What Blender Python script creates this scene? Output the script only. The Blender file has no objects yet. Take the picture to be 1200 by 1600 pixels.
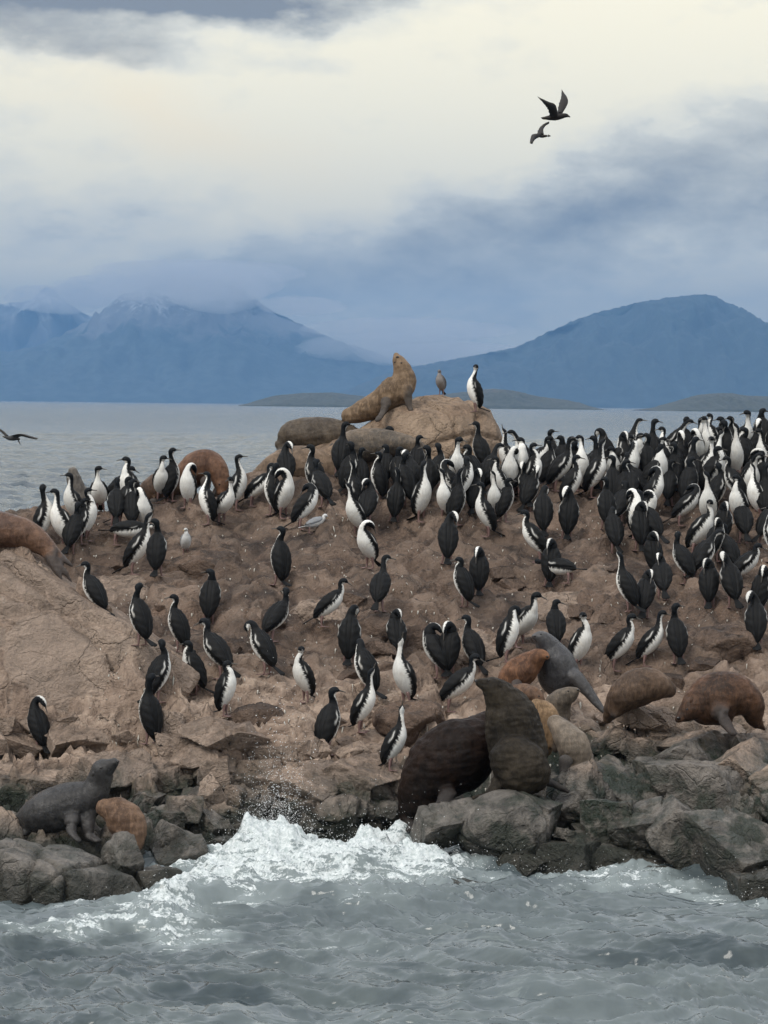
import bpy, math, random
import numpy as np
from mathutils import Vector, Matrix
from mathutils.bvhtree import BVHTree

random.seed(7)
RNG = np.random.default_rng(11)
scene = bpy.context.scene
COL = scene.collection
R = math.radians

# ------------------------------------------------------------------ camera
F = 4500.0                        # focal length in pixels of the 1200x1600 photograph
CAM_H = 4.1
PITCH = math.atan((800 - 631) / F)
ROLL = R(0.62)
cam_data = bpy.data.cameras.new('camera')
cam = bpy.data.objects.new('camera', cam_data)
COL.objects.link(cam)
cam_data.sensor_fit = 'VERTICAL'
cam_data.sensor_height = 36.0
cam_data.lens = 36.0 * F / 1600.0
cam_data.clip_start = 0.5
cam_data.clip_end = 80000
CAM_M = Matrix.Translation((0, 0, CAM_H)) @ Matrix.Rotation(R(90) - PITCH, 4, 'X') @ Matrix.Rotation(ROLL, 4, 'Z')
cam.matrix_world = CAM_M
scene.camera = cam
CAM_R = CAM_M.to_3x3()

# ------------------------------------------------------------------ light and exposure
SUN_EL, SUN_AZ = R(50), R(-142)       # azimuth from +Y towards +X
w = bpy.data.worlds.new('World')
scene.world = w
w.use_nodes = True
sun_d = bpy.data.lights.new('sun', 'SUN')
sun_d.energy = 1.5
sun_d.angle = R(24)
sun_d.color = (1.0, 0.95, 0.87)
sun = bpy.data.objects.new('sun', sun_d)
COL.objects.link(sun)
_sd = Vector((math.sin(SUN_AZ) * math.cos(SUN_EL), math.cos(SUN_AZ) * math.cos(SUN_EL), math.sin(SUN_EL)))
sun.rotation_euler = _sd.to_track_quat('Z', 'Y').to_euler()
sun.location = (0, 20, 30)
scene.view_settings.view_transform = 'Standard'
scene.view_settings.look = 'None'
scene.view_settings.exposure = 0.66
scene.view_settings.gamma = 1.0
scene.view_settings.use_curve_mapping = False
scene.render.engine = 'CYCLES'
scene.cycles.use_denoising = True
scene.cycles.max_bounces = 6
scene.cycles.diffuse_bounces = 3
scene.cycles.glossy_bounces = 3
scene.cycles.volume_bounces = 1


class NT:
    """small helper for building node trees"""
    def __init__(self, tree):
        self.t = tree
        self.t.nodes.clear()

    def n(self, kind, **kw):
        nd = self.t.nodes.new(kind)
        for k, v in kw.items():
            setattr(nd, k, v)
        return nd

    def l(self, a, b):
        self.t.links.new(a, b)

    def put(self, sock, v):
        if hasattr(v, 'is_output') or hasattr(v, 'links'):
            self.l(v, sock)
        else:
            sock.default_value = v

    def m(self, op, a, b=None, c=None, clamp=False):
        nd = self.n('ShaderNodeMath', operation=op, use_clamp=clamp)
        self.put(nd.inputs[0], a)
        if b is not None:
            self.put(nd.inputs[1], b)
        if c is not None:
            self.put(nd.inputs[2], c)
        return nd.outputs[0]

    def mix(self, f, a, b, blend='MIX'):
        nd = self.n('ShaderNodeMix', data_type='RGBA', blend_type=blend)
        self.put(nd.inputs[0], f)
        for s, v in ((nd.inputs[6], a), (nd.inputs[7], b)):
            if isinstance(v, (tuple, list)):
                s.default_value = (v[0], v[1], v[2], 1)
            else:
                self.l(v, s)
        return nd.outputs[2]

    def noise(self, vec, scale, detail=4, rough=0.55, dist=0.0, out=0):
        nd = self.n('ShaderNodeTexNoise')
        if vec is not None:
            self.l(vec, nd.inputs['Vector'])
        nd.inputs['Scale'].default_value = scale
        nd.inputs['Detail'].default_value = detail
        nd.inputs['Roughness'].default_value = rough
        nd.inputs['Distortion'].default_value = dist
        return nd.outputs[out]

    def ramp(self, v, lo, hi, a=0.0, b=1.0, smooth=True):
        nd = self.n('ShaderNodeMapRange')
        nd.interpolation_type = 'SMOOTHSTEP' if smooth else 'LINEAR'
        self.put(nd.inputs[0], v)
        nd.inputs[1].default_value = lo
        nd.inputs[2].default_value = hi
        nd.inputs[3].default_value = a
        nd.inputs[4].default_value = b
        return nd.outputs[0]


# ---- world: Nishita sky behind a broken overcast laid out by direction
nt = NT(w.node_tree)
sky = nt.n('ShaderNodeTexSky')
sky.sky_type = 'NISHITA'
sky.sun_disc = False
sky.sun_elevation = SUN_EL
sky.sun_rotation = SUN_AZ
tc = nt.n('ShaderNodeTexCoord')
sep = nt.n('ShaderNodeSeparateXYZ')
nt.l(tc.outputs['Generated'], sep.inputs[0])
vs = nt.n('ShaderNodeVectorMath', operation='MULTIPLY')
nt.l(tc.outputs['Generated'], vs.inputs[0])
vs.inputs[1].default_value = (1.0, 1.0, 2.1)
wn = nt.n('ShaderNodeTexNoise')
nt.l(vs.outputs[0], wn.inputs['Vector'])
wn.inputs['Scale'].default_value = 16.0
wn.inputs['Detail'].default_value = 7
wn.inputs['Roughness'].default_value = 0.60
sepn = nt.n('ShaderNodeSeparateColor')
nt.l(wn.outputs['Color'], sepn.inputs[0])
WARP = 0.10
a_ = nt.m('ADD', sep.outputs[0], nt.m('MULTIPLY', nt.m('SUBTRACT', sepn.outputs[0], 0.5), WARP))
e_ = nt.m('ADD', sep.outputs[2], nt.m('MULTIPLY', nt.m('SUBTRACT', sepn.outputs[1], 0.5), WARP * 0.34))


def blob(px, py, sx, sy, amp, tilt=0.0):
    a0, e0 = (px - 600) / F, (631 - py) / F
    sx, sy = sx / F, sy / F
    u = nt.m('SUBTRACT', a_, a0)
    v = nt.m('SUBTRACT', e_, e0)
    if tilt:
        v = nt.m('SUBTRACT', v, nt.m('MULTIPLY', u, tilt))
    q = nt.m('ADD', nt.m('POWER', nt.m('ABSOLUTE', nt.m('DIVIDE', u, sx)), 2.0),
             nt.m('POWER', nt.m('ABSOLUTE', nt.m('DIVIDE', v, sy)), 2.0))
    g = nt.m('EXPONENT', nt.m('MULTIPLY', q, -1.0))
    return nt.m('MULTIPLY', g, amp)


DARK = [  # px, py, sx, sy, amp, tilt
    (330, 12, 260, 34, 1.1, 0.04),
    (120, 0, 430, 62, 1.7, 0.05), (80, 92, 250, 30, 1.15, -0.10), (470, 95, 75, 17, 0.45, 0),
    (960, 330, 270, 75, 0.95, 0.18), (1180, 205, 240, 62, 0.70, 0.15), (800, 330, 150, 60, 0.35, 0.3),
    (560, 430, 330, 60, 0.55, 0.12), (110, 350, 200, 48, 0.55, 0.0), (420, 385, 60, 22, 0.35, 0.1),
    (1150, 330, 220, 60, 0.35, 0.0), (20, 200, 160, 40, 0.25, 0),
]
BRIGHT = [(290, 205, 150, 60, 0.55, -0.3), (50, 425, 60, 34, 0.45, 0), (170, 415, 70, 28, 0.40, 0), (760, 215, 240, 60, 0.4, 0.25),
          (310, 350, 60, 40, 0.3, 0)]
acc = None
for b in DARK:
    g = blob(*b)
    acc = g if acc is None else nt.m('ADD', acc, g)
for b in BRIGHT:
    g = blob(*b)
    acc = nt.m('SUBTRACT', acc, g)
# far lower cloud base darkens to the horizon, generic cloud variation everywhere
low = nt.ramp(e_, 0.075, 0.028, 0.0, 0.22)
acc = nt.m('ADD', acc, low)
gen = nt.noise(vs.outputs[0], 5.0, 7, 0.55)
gen2 = nt.ramp(gen, 0.38, 0.68, -0.08, 0.30)
acc = nt.m('ADD', acc, gen2)
fine = nt.noise(vs.outputs[0], 30.0, 8, 0.60, 0.25)
acc = nt.m('ADD', acc, nt.m('MULTIPLY', nt.m('SUBTRACT', fine, 0.5), 1.0))
fine2 = nt.noise(vs.outputs[0], 80.0, 6, 0.6, 0.3)
acc = nt.m('ADD', acc, nt.m('MULTIPLY', nt.m('SUBTRACT', fine2, 0.5), 0.60))
mask = nt.ramp(acc, 0.05, 0.65, 0.0, 1.0, smooth=False)
mask2 = nt.ramp(acc, 0.50, 1.75, 0.0, 1.0, smooth=False)
cream = nt.mix(nt.ramp(sep.outputs[2], 0.13, 0.34), (1.00, 0.90, 0.64), (0.78, 0.81, 0.86))
cloudcol = nt.mix(mask, cream, (0.780, 0.735, 0.590))
cloudcol = nt.mix(mask2, cloudcol, (0.200, 0.192, 0.175))
warm = nt.m('MINIMUM', blob(250, 200, 190, 55, 0.9, -0.3), 1.0)
cloudcol = nt.mix(warm, cloudcol, (1.04, 0.88, 0.57))
bgA = nt.n('ShaderNodeBackground')
nt.l(sky.outputs[0], bgA.inputs[0])
bgA.inputs[1].default_value = 0.10
bgB = nt.n('ShaderNodeBackground')
nt.l(cloudcol, bgB.inputs[0])
bgB.inputs[1].default_value = 1.0
ms = nt.n('ShaderNodeMixShader')
ms.inputs[0].default_value = 0.94          # the cloud cover lets a little blue through
nt.l(bgA.outputs[0], ms.inputs[1])
nt.l(bgB.outputs[0], ms.inputs[2])
wo = nt.n('ShaderNodeOutputWorld')
nt.l(ms.outputs[0], wo.inputs[0])

# ------------------------------------------------------------------ projection helpers
def ray(px, py):
    v = CAM_R @ Vector(((px - 600) / F, -(py - 800) / F, -1.0))
    return v.normalized()


def at(px, py, d):
    """point d metres ahead (world Y) in the direction of the given pixel"""
    v = ray(px, py)
    return Vector((0, 0, CAM_H)) + v * (d / v.y)


def at_sea(px, py, z=0.0):
    v = ray(px, py)
    return Vector((0, 0, CAM_H)) + v * ((z - CAM_H) / v.z)


# ------------------------------------------------------------------ numpy noise
def _hash(ix, iy, seed):
    h = (ix.astype(np.int64) * 374761393 + iy.astype(np.int64) * 668265263 + seed * 1442695041) & 0xFFFFFFFF
    h = ((h ^ (h >> 13)) * 1274126177) & 0xFFFFFFFF
    h = ((h ^ (h >> 16)) * 2246822519) & 0xFFFFFFFF
    return ((h ^ (h >> 15)) & 0xFFFFFF) / float(0xFFFFFF)


def gnoise(x, y, seed=0):
    ix, iy = np.floor(x), np.floor(y)
    fx, fy = x - ix, y - iy
    u, v = fx * fx * fx * (fx * (fx * 6 - 15) + 10), fy * fy * fy * (fy * (fy * 6 - 15) + 10)
    def g(dx, dy):
        a = _hash(ix + dx, iy + dy, seed) * 2 * np.pi
        return np.cos(a) * (fx - dx) + np.sin(a) * (fy - dy)
    return ((g(0, 0) * (1 - u) + g(1, 0) * u) * (1 - v) + (g(0, 1) * (1 - u) + g(1, 1) * u) * v) * 1.5


def fbm(x, y, seed=0, oct=5, gain=0.5, ridged=False):
    s, a, f = 0, 1.0, 1.0
    for i in range(oct):
        n = gnoise(x * f + 17.3 * i, y * f - 9.1 * i, seed + i)
        if ridged:
            n = 1 - 2 * np.abs(n)
        s = s + a * n
        a *= gain
        f *= 2.03
    return s


def voro(x, y, seed=0, jit=0.9):
    ix, iy = np.floor(x), np.floor(y)
    f1 = np.full(x.shape, 1e9)
    f2 = np.full(x.shape, 1e9)
    cx = np.zeros(x.shape)
    cy = np.zeros(x.shape)
    hx = np.zeros(x.shape)
    for dx in (-1, 0, 1):
        for dy in (-1, 0, 1):
            jx, jy = ix + dx, iy + dy
            qx = jx + 0.5 + jit * (_hash(jx, jy, seed) - 0.5)
            qy = jy + 0.5 + jit * (_hash(jx, jy, seed + 7) - 0.5)
            d = np.hypot(qx - x, qy - y)
            near = d < f1
            f2 = np.where(near, f1, np.minimum(f2, d))
            f1 = np.where(near, d, f1)
            cx = np.where(near, qx, cx)
            cy = np.where(near, qy, cy)
            hx = np.where(near, _hash(jx, jy, seed + 13), hx)
    return f1, f2, cx, cy, hx


def sst(e0, e1, x):
    t = np.clip((x - e0) / (e1 - e0), 0, 1)
    return t * t * (3 - 2 * t)


# ------------------------------------------------------------------ object helpers
def new_mesh(name, co, faces):
    me = bpy.data.meshes.new(name)
    co = np.asarray(co, dtype=np.float32)
    if isinstance(faces, np.ndarray):
        k = faces.shape[1]
        me.vertices.add(len(co))
        me.vertices.foreach_set('co', co.ravel())
        me.loops.add(faces.size)
        me.loops.foreach_set('vertex_index', faces.ravel().astype(np.int32))
        me.polygons.add(len(faces))
        me.polygons.foreach_set('loop_start', (np.arange(len(faces)) * k).astype(np.int32))
        me.polygons.foreach_set('loop_total', np.full(len(faces), k, dtype=np.int32))
        me.update(calc_edges=True)
        me.validate()
    else:
        me.from_pydata([tuple(c) for c in co], [], faces)
        me.update()
    me.polygons.foreach_set('use_smooth', np.ones(len(me.polygons), dtype=bool))
    return me


def grid_faces(nr, nc, wrap=False):
    r = np.arange(nr - 1)[:, None]
    c = np.arange(nc if wrap else nc - 1)[None, :]
    c2 = (c + 1) % nc
    a = r * nc + c
    b = r * nc + c2
    return np.stack([a, b, b + nc, a + nc], axis=-1).reshape(-1, 4)


def add_col(me, name, arr):
    at_ = me.attributes.new(name, 'FLOAT_COLOR', 'POINT')
    arr = np.asarray(arr, dtype=np.float32)
    if arr.shape[1] == 3:
        arr = np.concatenate([arr, np.ones((len(arr), 1), np.float32)], 1)
    at_.data.foreach_set('color', arr.ravel())


def add_f(me, name, arr):
    at_ = me.attributes.new(name, 'FLOAT', 'POINT')
    at_.data.foreach_set('value', np.asarray(arr, dtype=np.float32).ravel())


def obj(name, me, mat=None, parent=None, loc=None):
    o = bpy.data.objects.new(name, me)
    COL.objects.link(o)
    if mat is not None and not me.materials:
        me.materials.append(mat)
    if parent is not None:
        o.parent = parent
    if loc is not None:
        o.location = loc
    return o


def tag(o, label=None, cat=None, group=None, kind=None):
    if label:
        o['label'] = label
    if cat:
        o['category'] = cat
    if group:
        o['group'] = group
    if kind:
        o['kind'] = kind
    return o


def material(name):
    m = bpy.data.materials.new(name)
    m.use_nodes = True
    t = NT(m.node_tree)
    out = t.n('ShaderNodeOutputMaterial')
    b = t.n('ShaderNodeBsdfPrincipled')
    t.l(b.outputs[0], out.inputs[0])
    return m, t, b, out


# ------------------------------------------------------------------ materials
def rock_material(name, tan, soil, grey=0.0, wet_top=0.75, wet=1.0, pale=False):
    m, t, b, out = material(name)
    geo = t.n('ShaderNodeNewGeometry')
    pos = geo.outputs['Position']
    sp = t.n('ShaderNodeSeparateXYZ')
    t.l(pos, sp.inputs[0])
    nm = t.n('ShaderNodeSeparateXYZ')
    t.l(geo.outputs['Normal'], nm.inputs[0])
    big = t.noise(pos, 1.1, 5, 0.6, 0.4)
    med = t.noise(pos, 5.5, 6, 0.62, 0.6)
    fin = t.noise(pos, 34.0, 5, 0.6)
    speck = t.noise(pos, 90.0, 3, 0.6)
    c = t.mix(t.ramp(big, 0.40, 0.62), soil, tan)
    dk = tuple(v * 0.45 for v in soil)
    c = t.mix(t.ramp(med, 0.52, 0.34, 0, 0.85), c, dk)
    lt = (min(1, tan[0] * 1.5), min(1, tan[1] * 1.5), min(1, tan[2] * 1.55))
    c = t.mix(t.m('MULTIPLY', t.ramp(med, 0.55, 0.74), 0.75), c, lt)
    c = t.mix(t.ramp(fin, 0.35, 0.65, 0.0, 0.45), c, dk, 'MIX')
    if pale:
        pa = t.n('ShaderNodeAttribute', attribute_name='pale').outputs['Fac']
        pf = t.m('MULTIPLY', pa, t.ramp(med, 0.30, 0.50, 0.25, 1.0))
        c = t.mix(pf, c, t.mix(t.ramp(big, 0.4, 0.62), t.mix(fin, (0.22, 0.158, 0.118), (0.38, 0.280, 0.212)), t.mix(fin, (0.30, 0.222, 0.168), (0.58, 0.445, 0.345))))
    # bird droppings and pale lichen: small pale marks
    c = t.mix(t.m('MULTIPLY', t.ramp(speck, 0.63, 0.70), t.ramp(big, 0.35, 0.6, 0.25, 0.8)), c, (0.46, 0.43, 0.38))
    gst = t.noise(pos, 8.0, 6, 0.7, 0.9)
    c = t.mix(t.m('MULTIPLY', t.ramp(gst, 0.63, 0.70), t.ramp(sp.outputs[2], 0.8, 1.5, 0.05, 0.42)), c, (0.36, 0.32, 0.27))
    # steeper faces are cleaner, greyer stone, flat tops collect mud
    steep = t.ramp(nm.outputs[2], 0.92, 0.55)
    c = t.mix(t.m('MULTIPLY', steep, 0.45), c, (tan[0] * 1.02, tan[1] * 1.08, tan[2] * 1.15))
    # hairline cracks
    wv = t.n('ShaderNodeVectorMath', operation='ADD')
    nn = t.n('ShaderNodeTexNoise')
    t.l(pos, nn.inputs['Vector'])
    nn.inputs['Scale'].default_value = 2.5
    nn.inputs['Detail'].default_value = 5
    sc = t.n('ShaderNodeVectorMath', operation='SCALE')
    t.l(nn.outputs['Color'], sc.inputs[0])
    sc.inputs['Scale'].default_value = 0.55
    t.l(pos, wv.inputs[0])
    t.l(sc.outputs[0], wv.inputs[1])
    vo = t.n('ShaderNodeTexVoronoi', feature='DISTANCE_TO_EDGE')
    t.l(wv.outputs[0], vo.inputs['Vector'])
    vo.inputs['Scale'].default_value = 2.1
    crack = t.ramp(vo.outputs['Distance'], 0.0, 0.035, 1.0, 0.0)
    crack = t.m('MULTIPLY', crack, t.ramp(big, 0.4, 0.58) if not pale else t.m('MULTIPLY', t.ramp(big, 0.42, 0.62), t.ramp(pa, 0, 1, 0.25, 1.0)))
    # wet weedy zone near the water
    zz = t.m('ADD', sp.outputs[2], t.m('MULTIPLY', t.m('SUBTRACT', big, 0.5), 0.9))
    zz = t.m('ADD', zz, t.m('MULTIPLY', t.m('SUBTRACT', med, 0.5), 0.35))
    # the right-hand shore is greyer and wetter than the left one
    wm = t.ramp(t.m('SUBTRACT', zz, t.ramp(sp.outputs[0], 0.2, 1.6, 0.0, 0.38)), wet_top, wet_top - 0.42, 0, wet)
    greyc = t.mix(t.ramp(med, 0.35, 0.65), (0.055, 0.050, 0.043), (0.170, 0.152, 0.130))
    weed = t.mix(t.ramp(t.noise(pos, 3.2, 5, 0.65), 0.43, 0.57), greyc, (0.022, 0.030, 0.020))
    weed = t.mix(t.ramp(t.m('ADD', sp.outputs[2], t.m('MULTIPLY', t.m('SUBTRACT', med, 0.5), 0.5)), 0.50, 0.12, 0, 0.85), weed, (0.018, 0.020, 0.015))
    if grey:
        gc = t.mix(t.ramp(med, 0.3, 0.7), (0.100, 0.095, 0.090), (0.245, 0.230, 0.212))
        c = t.mix(grey, c, gc)
    c = t.mix(wm, c, weed)
    t.l(c, b.inputs['Base Color'])
    rg = t.ramp(wm, 0, 1, 0.86, 0.34, smooth=False)
    rg = t.m('ADD', rg, t.m('MULTIPLY', t.m('SUBTRACT', fin, 0.5), 0.25))
    t.l(rg, b.inputs['Roughness'])
    h = t.m('ADD', t.m('MULTIPLY', med, 0.15), t.m('MULTIPLY', fin, 0.045))
    h = t.m('ADD', h, t.m('MULTIPLY', speck, 0.012))
    h = t.m('SUBTRACT', h, t.m('MULTIPLY', crack, 0.022 if grey else 0.04))
    bp = t.n('ShaderNodeBump')
    bp.inputs['Strength'].default_value = 0.85
    bp.inputs['Distance'].default_value = 1.0
    t.l(h, bp.inputs['Height'])
    t.l(bp.outputs[0], b.inputs['Normal'])
    b.inputs['Specular IOR Level'].default_value = 0.35
    return m


M_ROCK = rock_material('islet_rock', (0.175, 0.116, 0.082), (0.060, 0.041, 0.031), pale=True)
M_STONE = rock_material('shore_stone', (0.370, 0.275, 0.208), (0.215, 0.157, 0.118))
M_GREY = rock_material('grey_stone', (0.22, 0.182, 0.148), (0.12, 0.102, 0.085), grey=0.45, wet_top=0.62, wet=0.9)
M_SUMMIT = rock_material('pale_boulder', (0.33, 0.235, 0.160), (0.235, 0.160, 0.108), wet_top=-5, wet=0.0)


def plumage_material():
    m, t, b, out = material('plumage')
    a = t.n('ShaderNodeAttribute', attribute_name='col')
    tc_ = t.n('ShaderNodeTexCoord')
    mp = t.n('ShaderNodeMapping')
    t.l(tc_.outputs['Object'], mp.inputs['Vector'])
    mp.inputs['Scale'].default_value = (1, 1, 0.35)
    nz = t.noise(mp.outputs[0], 60, 4, 0.6)
    info = t.n('ShaderNodeObjectInfo')
    c = t.mix(1.0, a.outputs['Color'], t.mix(nz, (0.70, 0.70, 0.70), (1.25, 1.25, 1.25)), 'MULTIPLY')
    dirt = t.m('MULTIPLY', t.ramp(t.noise(tc_.outputs['Object'], 11, 3, 0.6), 0.45, 0.75), 0.22)
    c = t.mix(t.m('MULTIPLY', dirt, 1.5), c, (0.62, 0.52, 0.42), 'MULTIPLY')
    hv = t.n('ShaderNodeHueSaturation')
    t.l(c, hv.inputs['Color'])
    t.l(t.ramp(info.outputs['Random'], 0, 1, 0.82, 1.12, smooth=False), hv.inputs['Value'])
    t.l(hv.outputs[0], b.inputs['Base Color'])
    b.inputs['Roughness'].default_value = 0.62
    b.inputs['Specular IOR Level'].default_value = 0.15
    bp = t.n('ShaderNodeBump')
    bp.inputs['Strength'].default_value = 0.5
    bp.inputs['Distance'].default_value = 0.01
    t.l(nz, bp.inputs['Height'])
    t.l(bp.outputs[0], b.inputs['Normal'])
    return m


M_PLUME = plumage_material()


def plain(name, c, rough=0.6, var=0.25, scale=40):
    m, t, b, out = material(name)
    tc_ = t.n('ShaderNodeTexCoord')
    nz = t.noise(tc_.outputs['Object'], scale, 4, 0.6)
    t.l(t.mix(nz, tuple(v * (1 - var) for v in c), tuple(min(1, v * (1 + var)) for v in c)), b.inputs['Base Color'])
    b.inputs['Roughness'].default_value = rough
    return m


M_BILL = plain('bill_horn', (0.055, 0.048, 0.040), 0.4)
M_BILLY = plain('bill_yellow', (0.45, 0.30, 0.08), 0.4)
M_LEG = plain('leg_skin', (0.16, 0.095, 0.085), 0.55)
M_EYE = plain('eye_dark', (0.012, 0.010, 0.010), 0.12, 0.1)
M_FEATHER = plain('shed_feather', (0.50, 0.47, 0.41), 0.8)


def fur_material(name, c1, c2, gloss=0.55, wet=0.0):
    """c1: back colour, c2: paler/warmer patches"""
    m, t, b, out = material(name)
    tc_ = t.n('ShaderNodeTexCoord')
    o_ = tc_.outputs['Object']
    big = t.noise(o_, 2.6, 4, 0.55, 0.3)
    mp = t.n('ShaderNodeMapping')
    t.l(o_, mp.inputs['Vector'])
    mp.inputs['Scale'].default_value = (1.0, 1.0, 0.28)
    mp.inputs['Rotation'].default_value = (0.3, 0.5, 0.2)
    st = t.noise(mp.outputs[0], 30, 6, 0.75, 0.8)
    md = t.noise(o_, 14, 4, 0.6)
    geo = t.n('ShaderNodeNewGeometry')
    c = t.mix(t.ramp(big, 0.36, 0.64), c1, c2)
    c = t.mix(t.ramp(md, 0.35, 0.7, 0.0, 0.55), c, tuple(v * 0.5 for v in c1))
    c = t.mix(t.ramp(st, 0.42, 0.72, 0.0, 0.45), c, tuple(min(1, v * 1.6) for v in c2))
    sk = t.n('ShaderNodeAttribute', attribute_name='skin').outputs['Fac']
    c = t.mix(t.m('MULTIPLY', sk, 0.85), c, (0.042, 0.038, 0.036))
    t.l(c, b.inputs['Base Color'])
    t.l(t.ramp(md, 0.3, 0.7, gloss - 0.18, gloss + 0.12), b.inputs['Roughness'])
    b.inputs['Specular IOR Level'].default_value = (0.12 if c1[0] < 0.02 else 0.22) + 0.3 * wet
    b.inputs['Sheen Weight'].default_value = 0.02 * (1 - wet)
    b.inputs['Sheen Roughness'].default_value = 0.5
    b.inputs['Sheen Tint'].default_value = (c2[0] * 2.2, c2[1] * 2.2, c2[2] * 2.2, 1)
    bp = t.n('ShaderNodeBump')
    bp.inputs['Strength'].default_value = 0.5
    bp.inputs['Distance'].default_value = 0.02
    t.l(t.m('ADD', st, t.m('MULTIPLY', md, 1.2)), bp.inputs['Height'])
    t.l(bp.outputs[0], b.inputs['Normal'])
    return m


# ------------------------------------------------------------------ the islet
LX = np.arange(-8.4, 8.41, 0.031)
LY = np.concatenate([np.arange(20.6, 31.0, 0.026), np.arange(31.0, 38.6, 0.036), np.arange(38.6, 48.0, 0.12)])
GX, GY = np.meshgrid(LX, LY)


def plane_d(py):
    return 11.39 / ((py - 627) / F + 0.2913)


def tps_surface():
    P = []
    def q(px, py, d):
        v = at(px, py, d)
        P.append((v.x, v.y, v.z))
    for px in (-350, -120, 130, 360, 600, 840, 1080, 1320, 1560):
        for py in (1250, 1120, 1000, 890, 800):
            q(px, py, plane_d(py))
    # shoreline: where the rock meets the water
    for px, py in ((-300, 1500), (0, 1440), (110, 1445), (215, 1425), (300, 1385), (400, 1345), (520, 1330), (640, 1325), (760, 1345), (880, 1372),
                   (1000, 1380), (1130, 1395), (1300, 1405), (1500, 1420)):
        v = at_sea(px, py)
        P.append((v.x, v.y, v.z - 0.05))
        P.append((v.x, v.y - 1.6, v.z - 0.75))
    # crest and far side
    for px, py, d in ((-300, 800, 33.5), (0, 806, 34.0), (100, 806, 34.2), (220, 792, 34.6), (330, 775, 35.2), (430, 758, 36.0), (560, 745, 36.6),
                      (700, 745, 36.8), (820, 748, 36.4), (930, 742, 36.6), (1030, 736, 37.0), (1120, 722, 37.4), (1200, 712, 37.6), (1400, 712, 37.8)):
        q(px, py, d)
        v = at(px, py, d)
        P.append((v.x, v.y + 1.6, v.z - 0.75))
        P.append((v.x, v.y + 4.5, v.z - 2.6))
        P.append((v.x, v.y + 9.0, -1.2))
    P = np.array(P)
    n = len(P)
    d = np.hypot(P[:, None, 0] - P[None, :, 0], P[:, None, 1] - P[None, :, 1])
    K = np.where(d > 0, d * d * np.log(d + 1e-12), 0) + np.eye(n) * 0.05
    A = np.zeros((n + 3, n + 3))
    A[:n, :n] = K
    A[:n, n] = 1
    A[:n, n + 1:] = P[:, :2]
    A[n:, :n] = A[:n, n:].T
    wts = np.linalg.solve(A, np.concatenate([P[:, 2], np.zeros(3)]))
    # evaluate on a coarse grid, then bilinear
    cx = np.linspace(-8.6, 8.6, 130)
    cy = np.linspace(20.4, 48.2, 190)
    X, Y = np.meshgrid(cx, cy)
    Z = wts[n] + wts[n + 1] * X + wts[n + 2] * Y
    for k in range(n):
        r2 = (X - P[k, 0]) ** 2 + (Y - P[k, 1]) ** 2
        Z += wts[k] * 0.5 * r2 * np.log(r2 + 1e-12)
    return cx, cy, Z


_cx, _cy, _Z = tps_surface()


def bilin(cx, cy, Z, X, Y):
    i = np.clip((X - cx[0]) / (cx[1] - cx[0]), 0, len(cx) - 1.001)
    j = np.clip((Y - cy[0]) / (cy[1] - cy[0]), 0, len(cy) - 1.001)
    i0, j0 = np.floor(i).astype(int), np.floor(j).astype(int)
    fi, fj = i - i0, j - j0
    return (Z[j0, i0] * (1 - fi) + Z[j0, i0 + 1] * fi) * (1 - fj) + (Z[j0 + 1, i0] * (1 - fi) + Z[j0 + 1, i0 + 1] * fi) * fj


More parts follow.
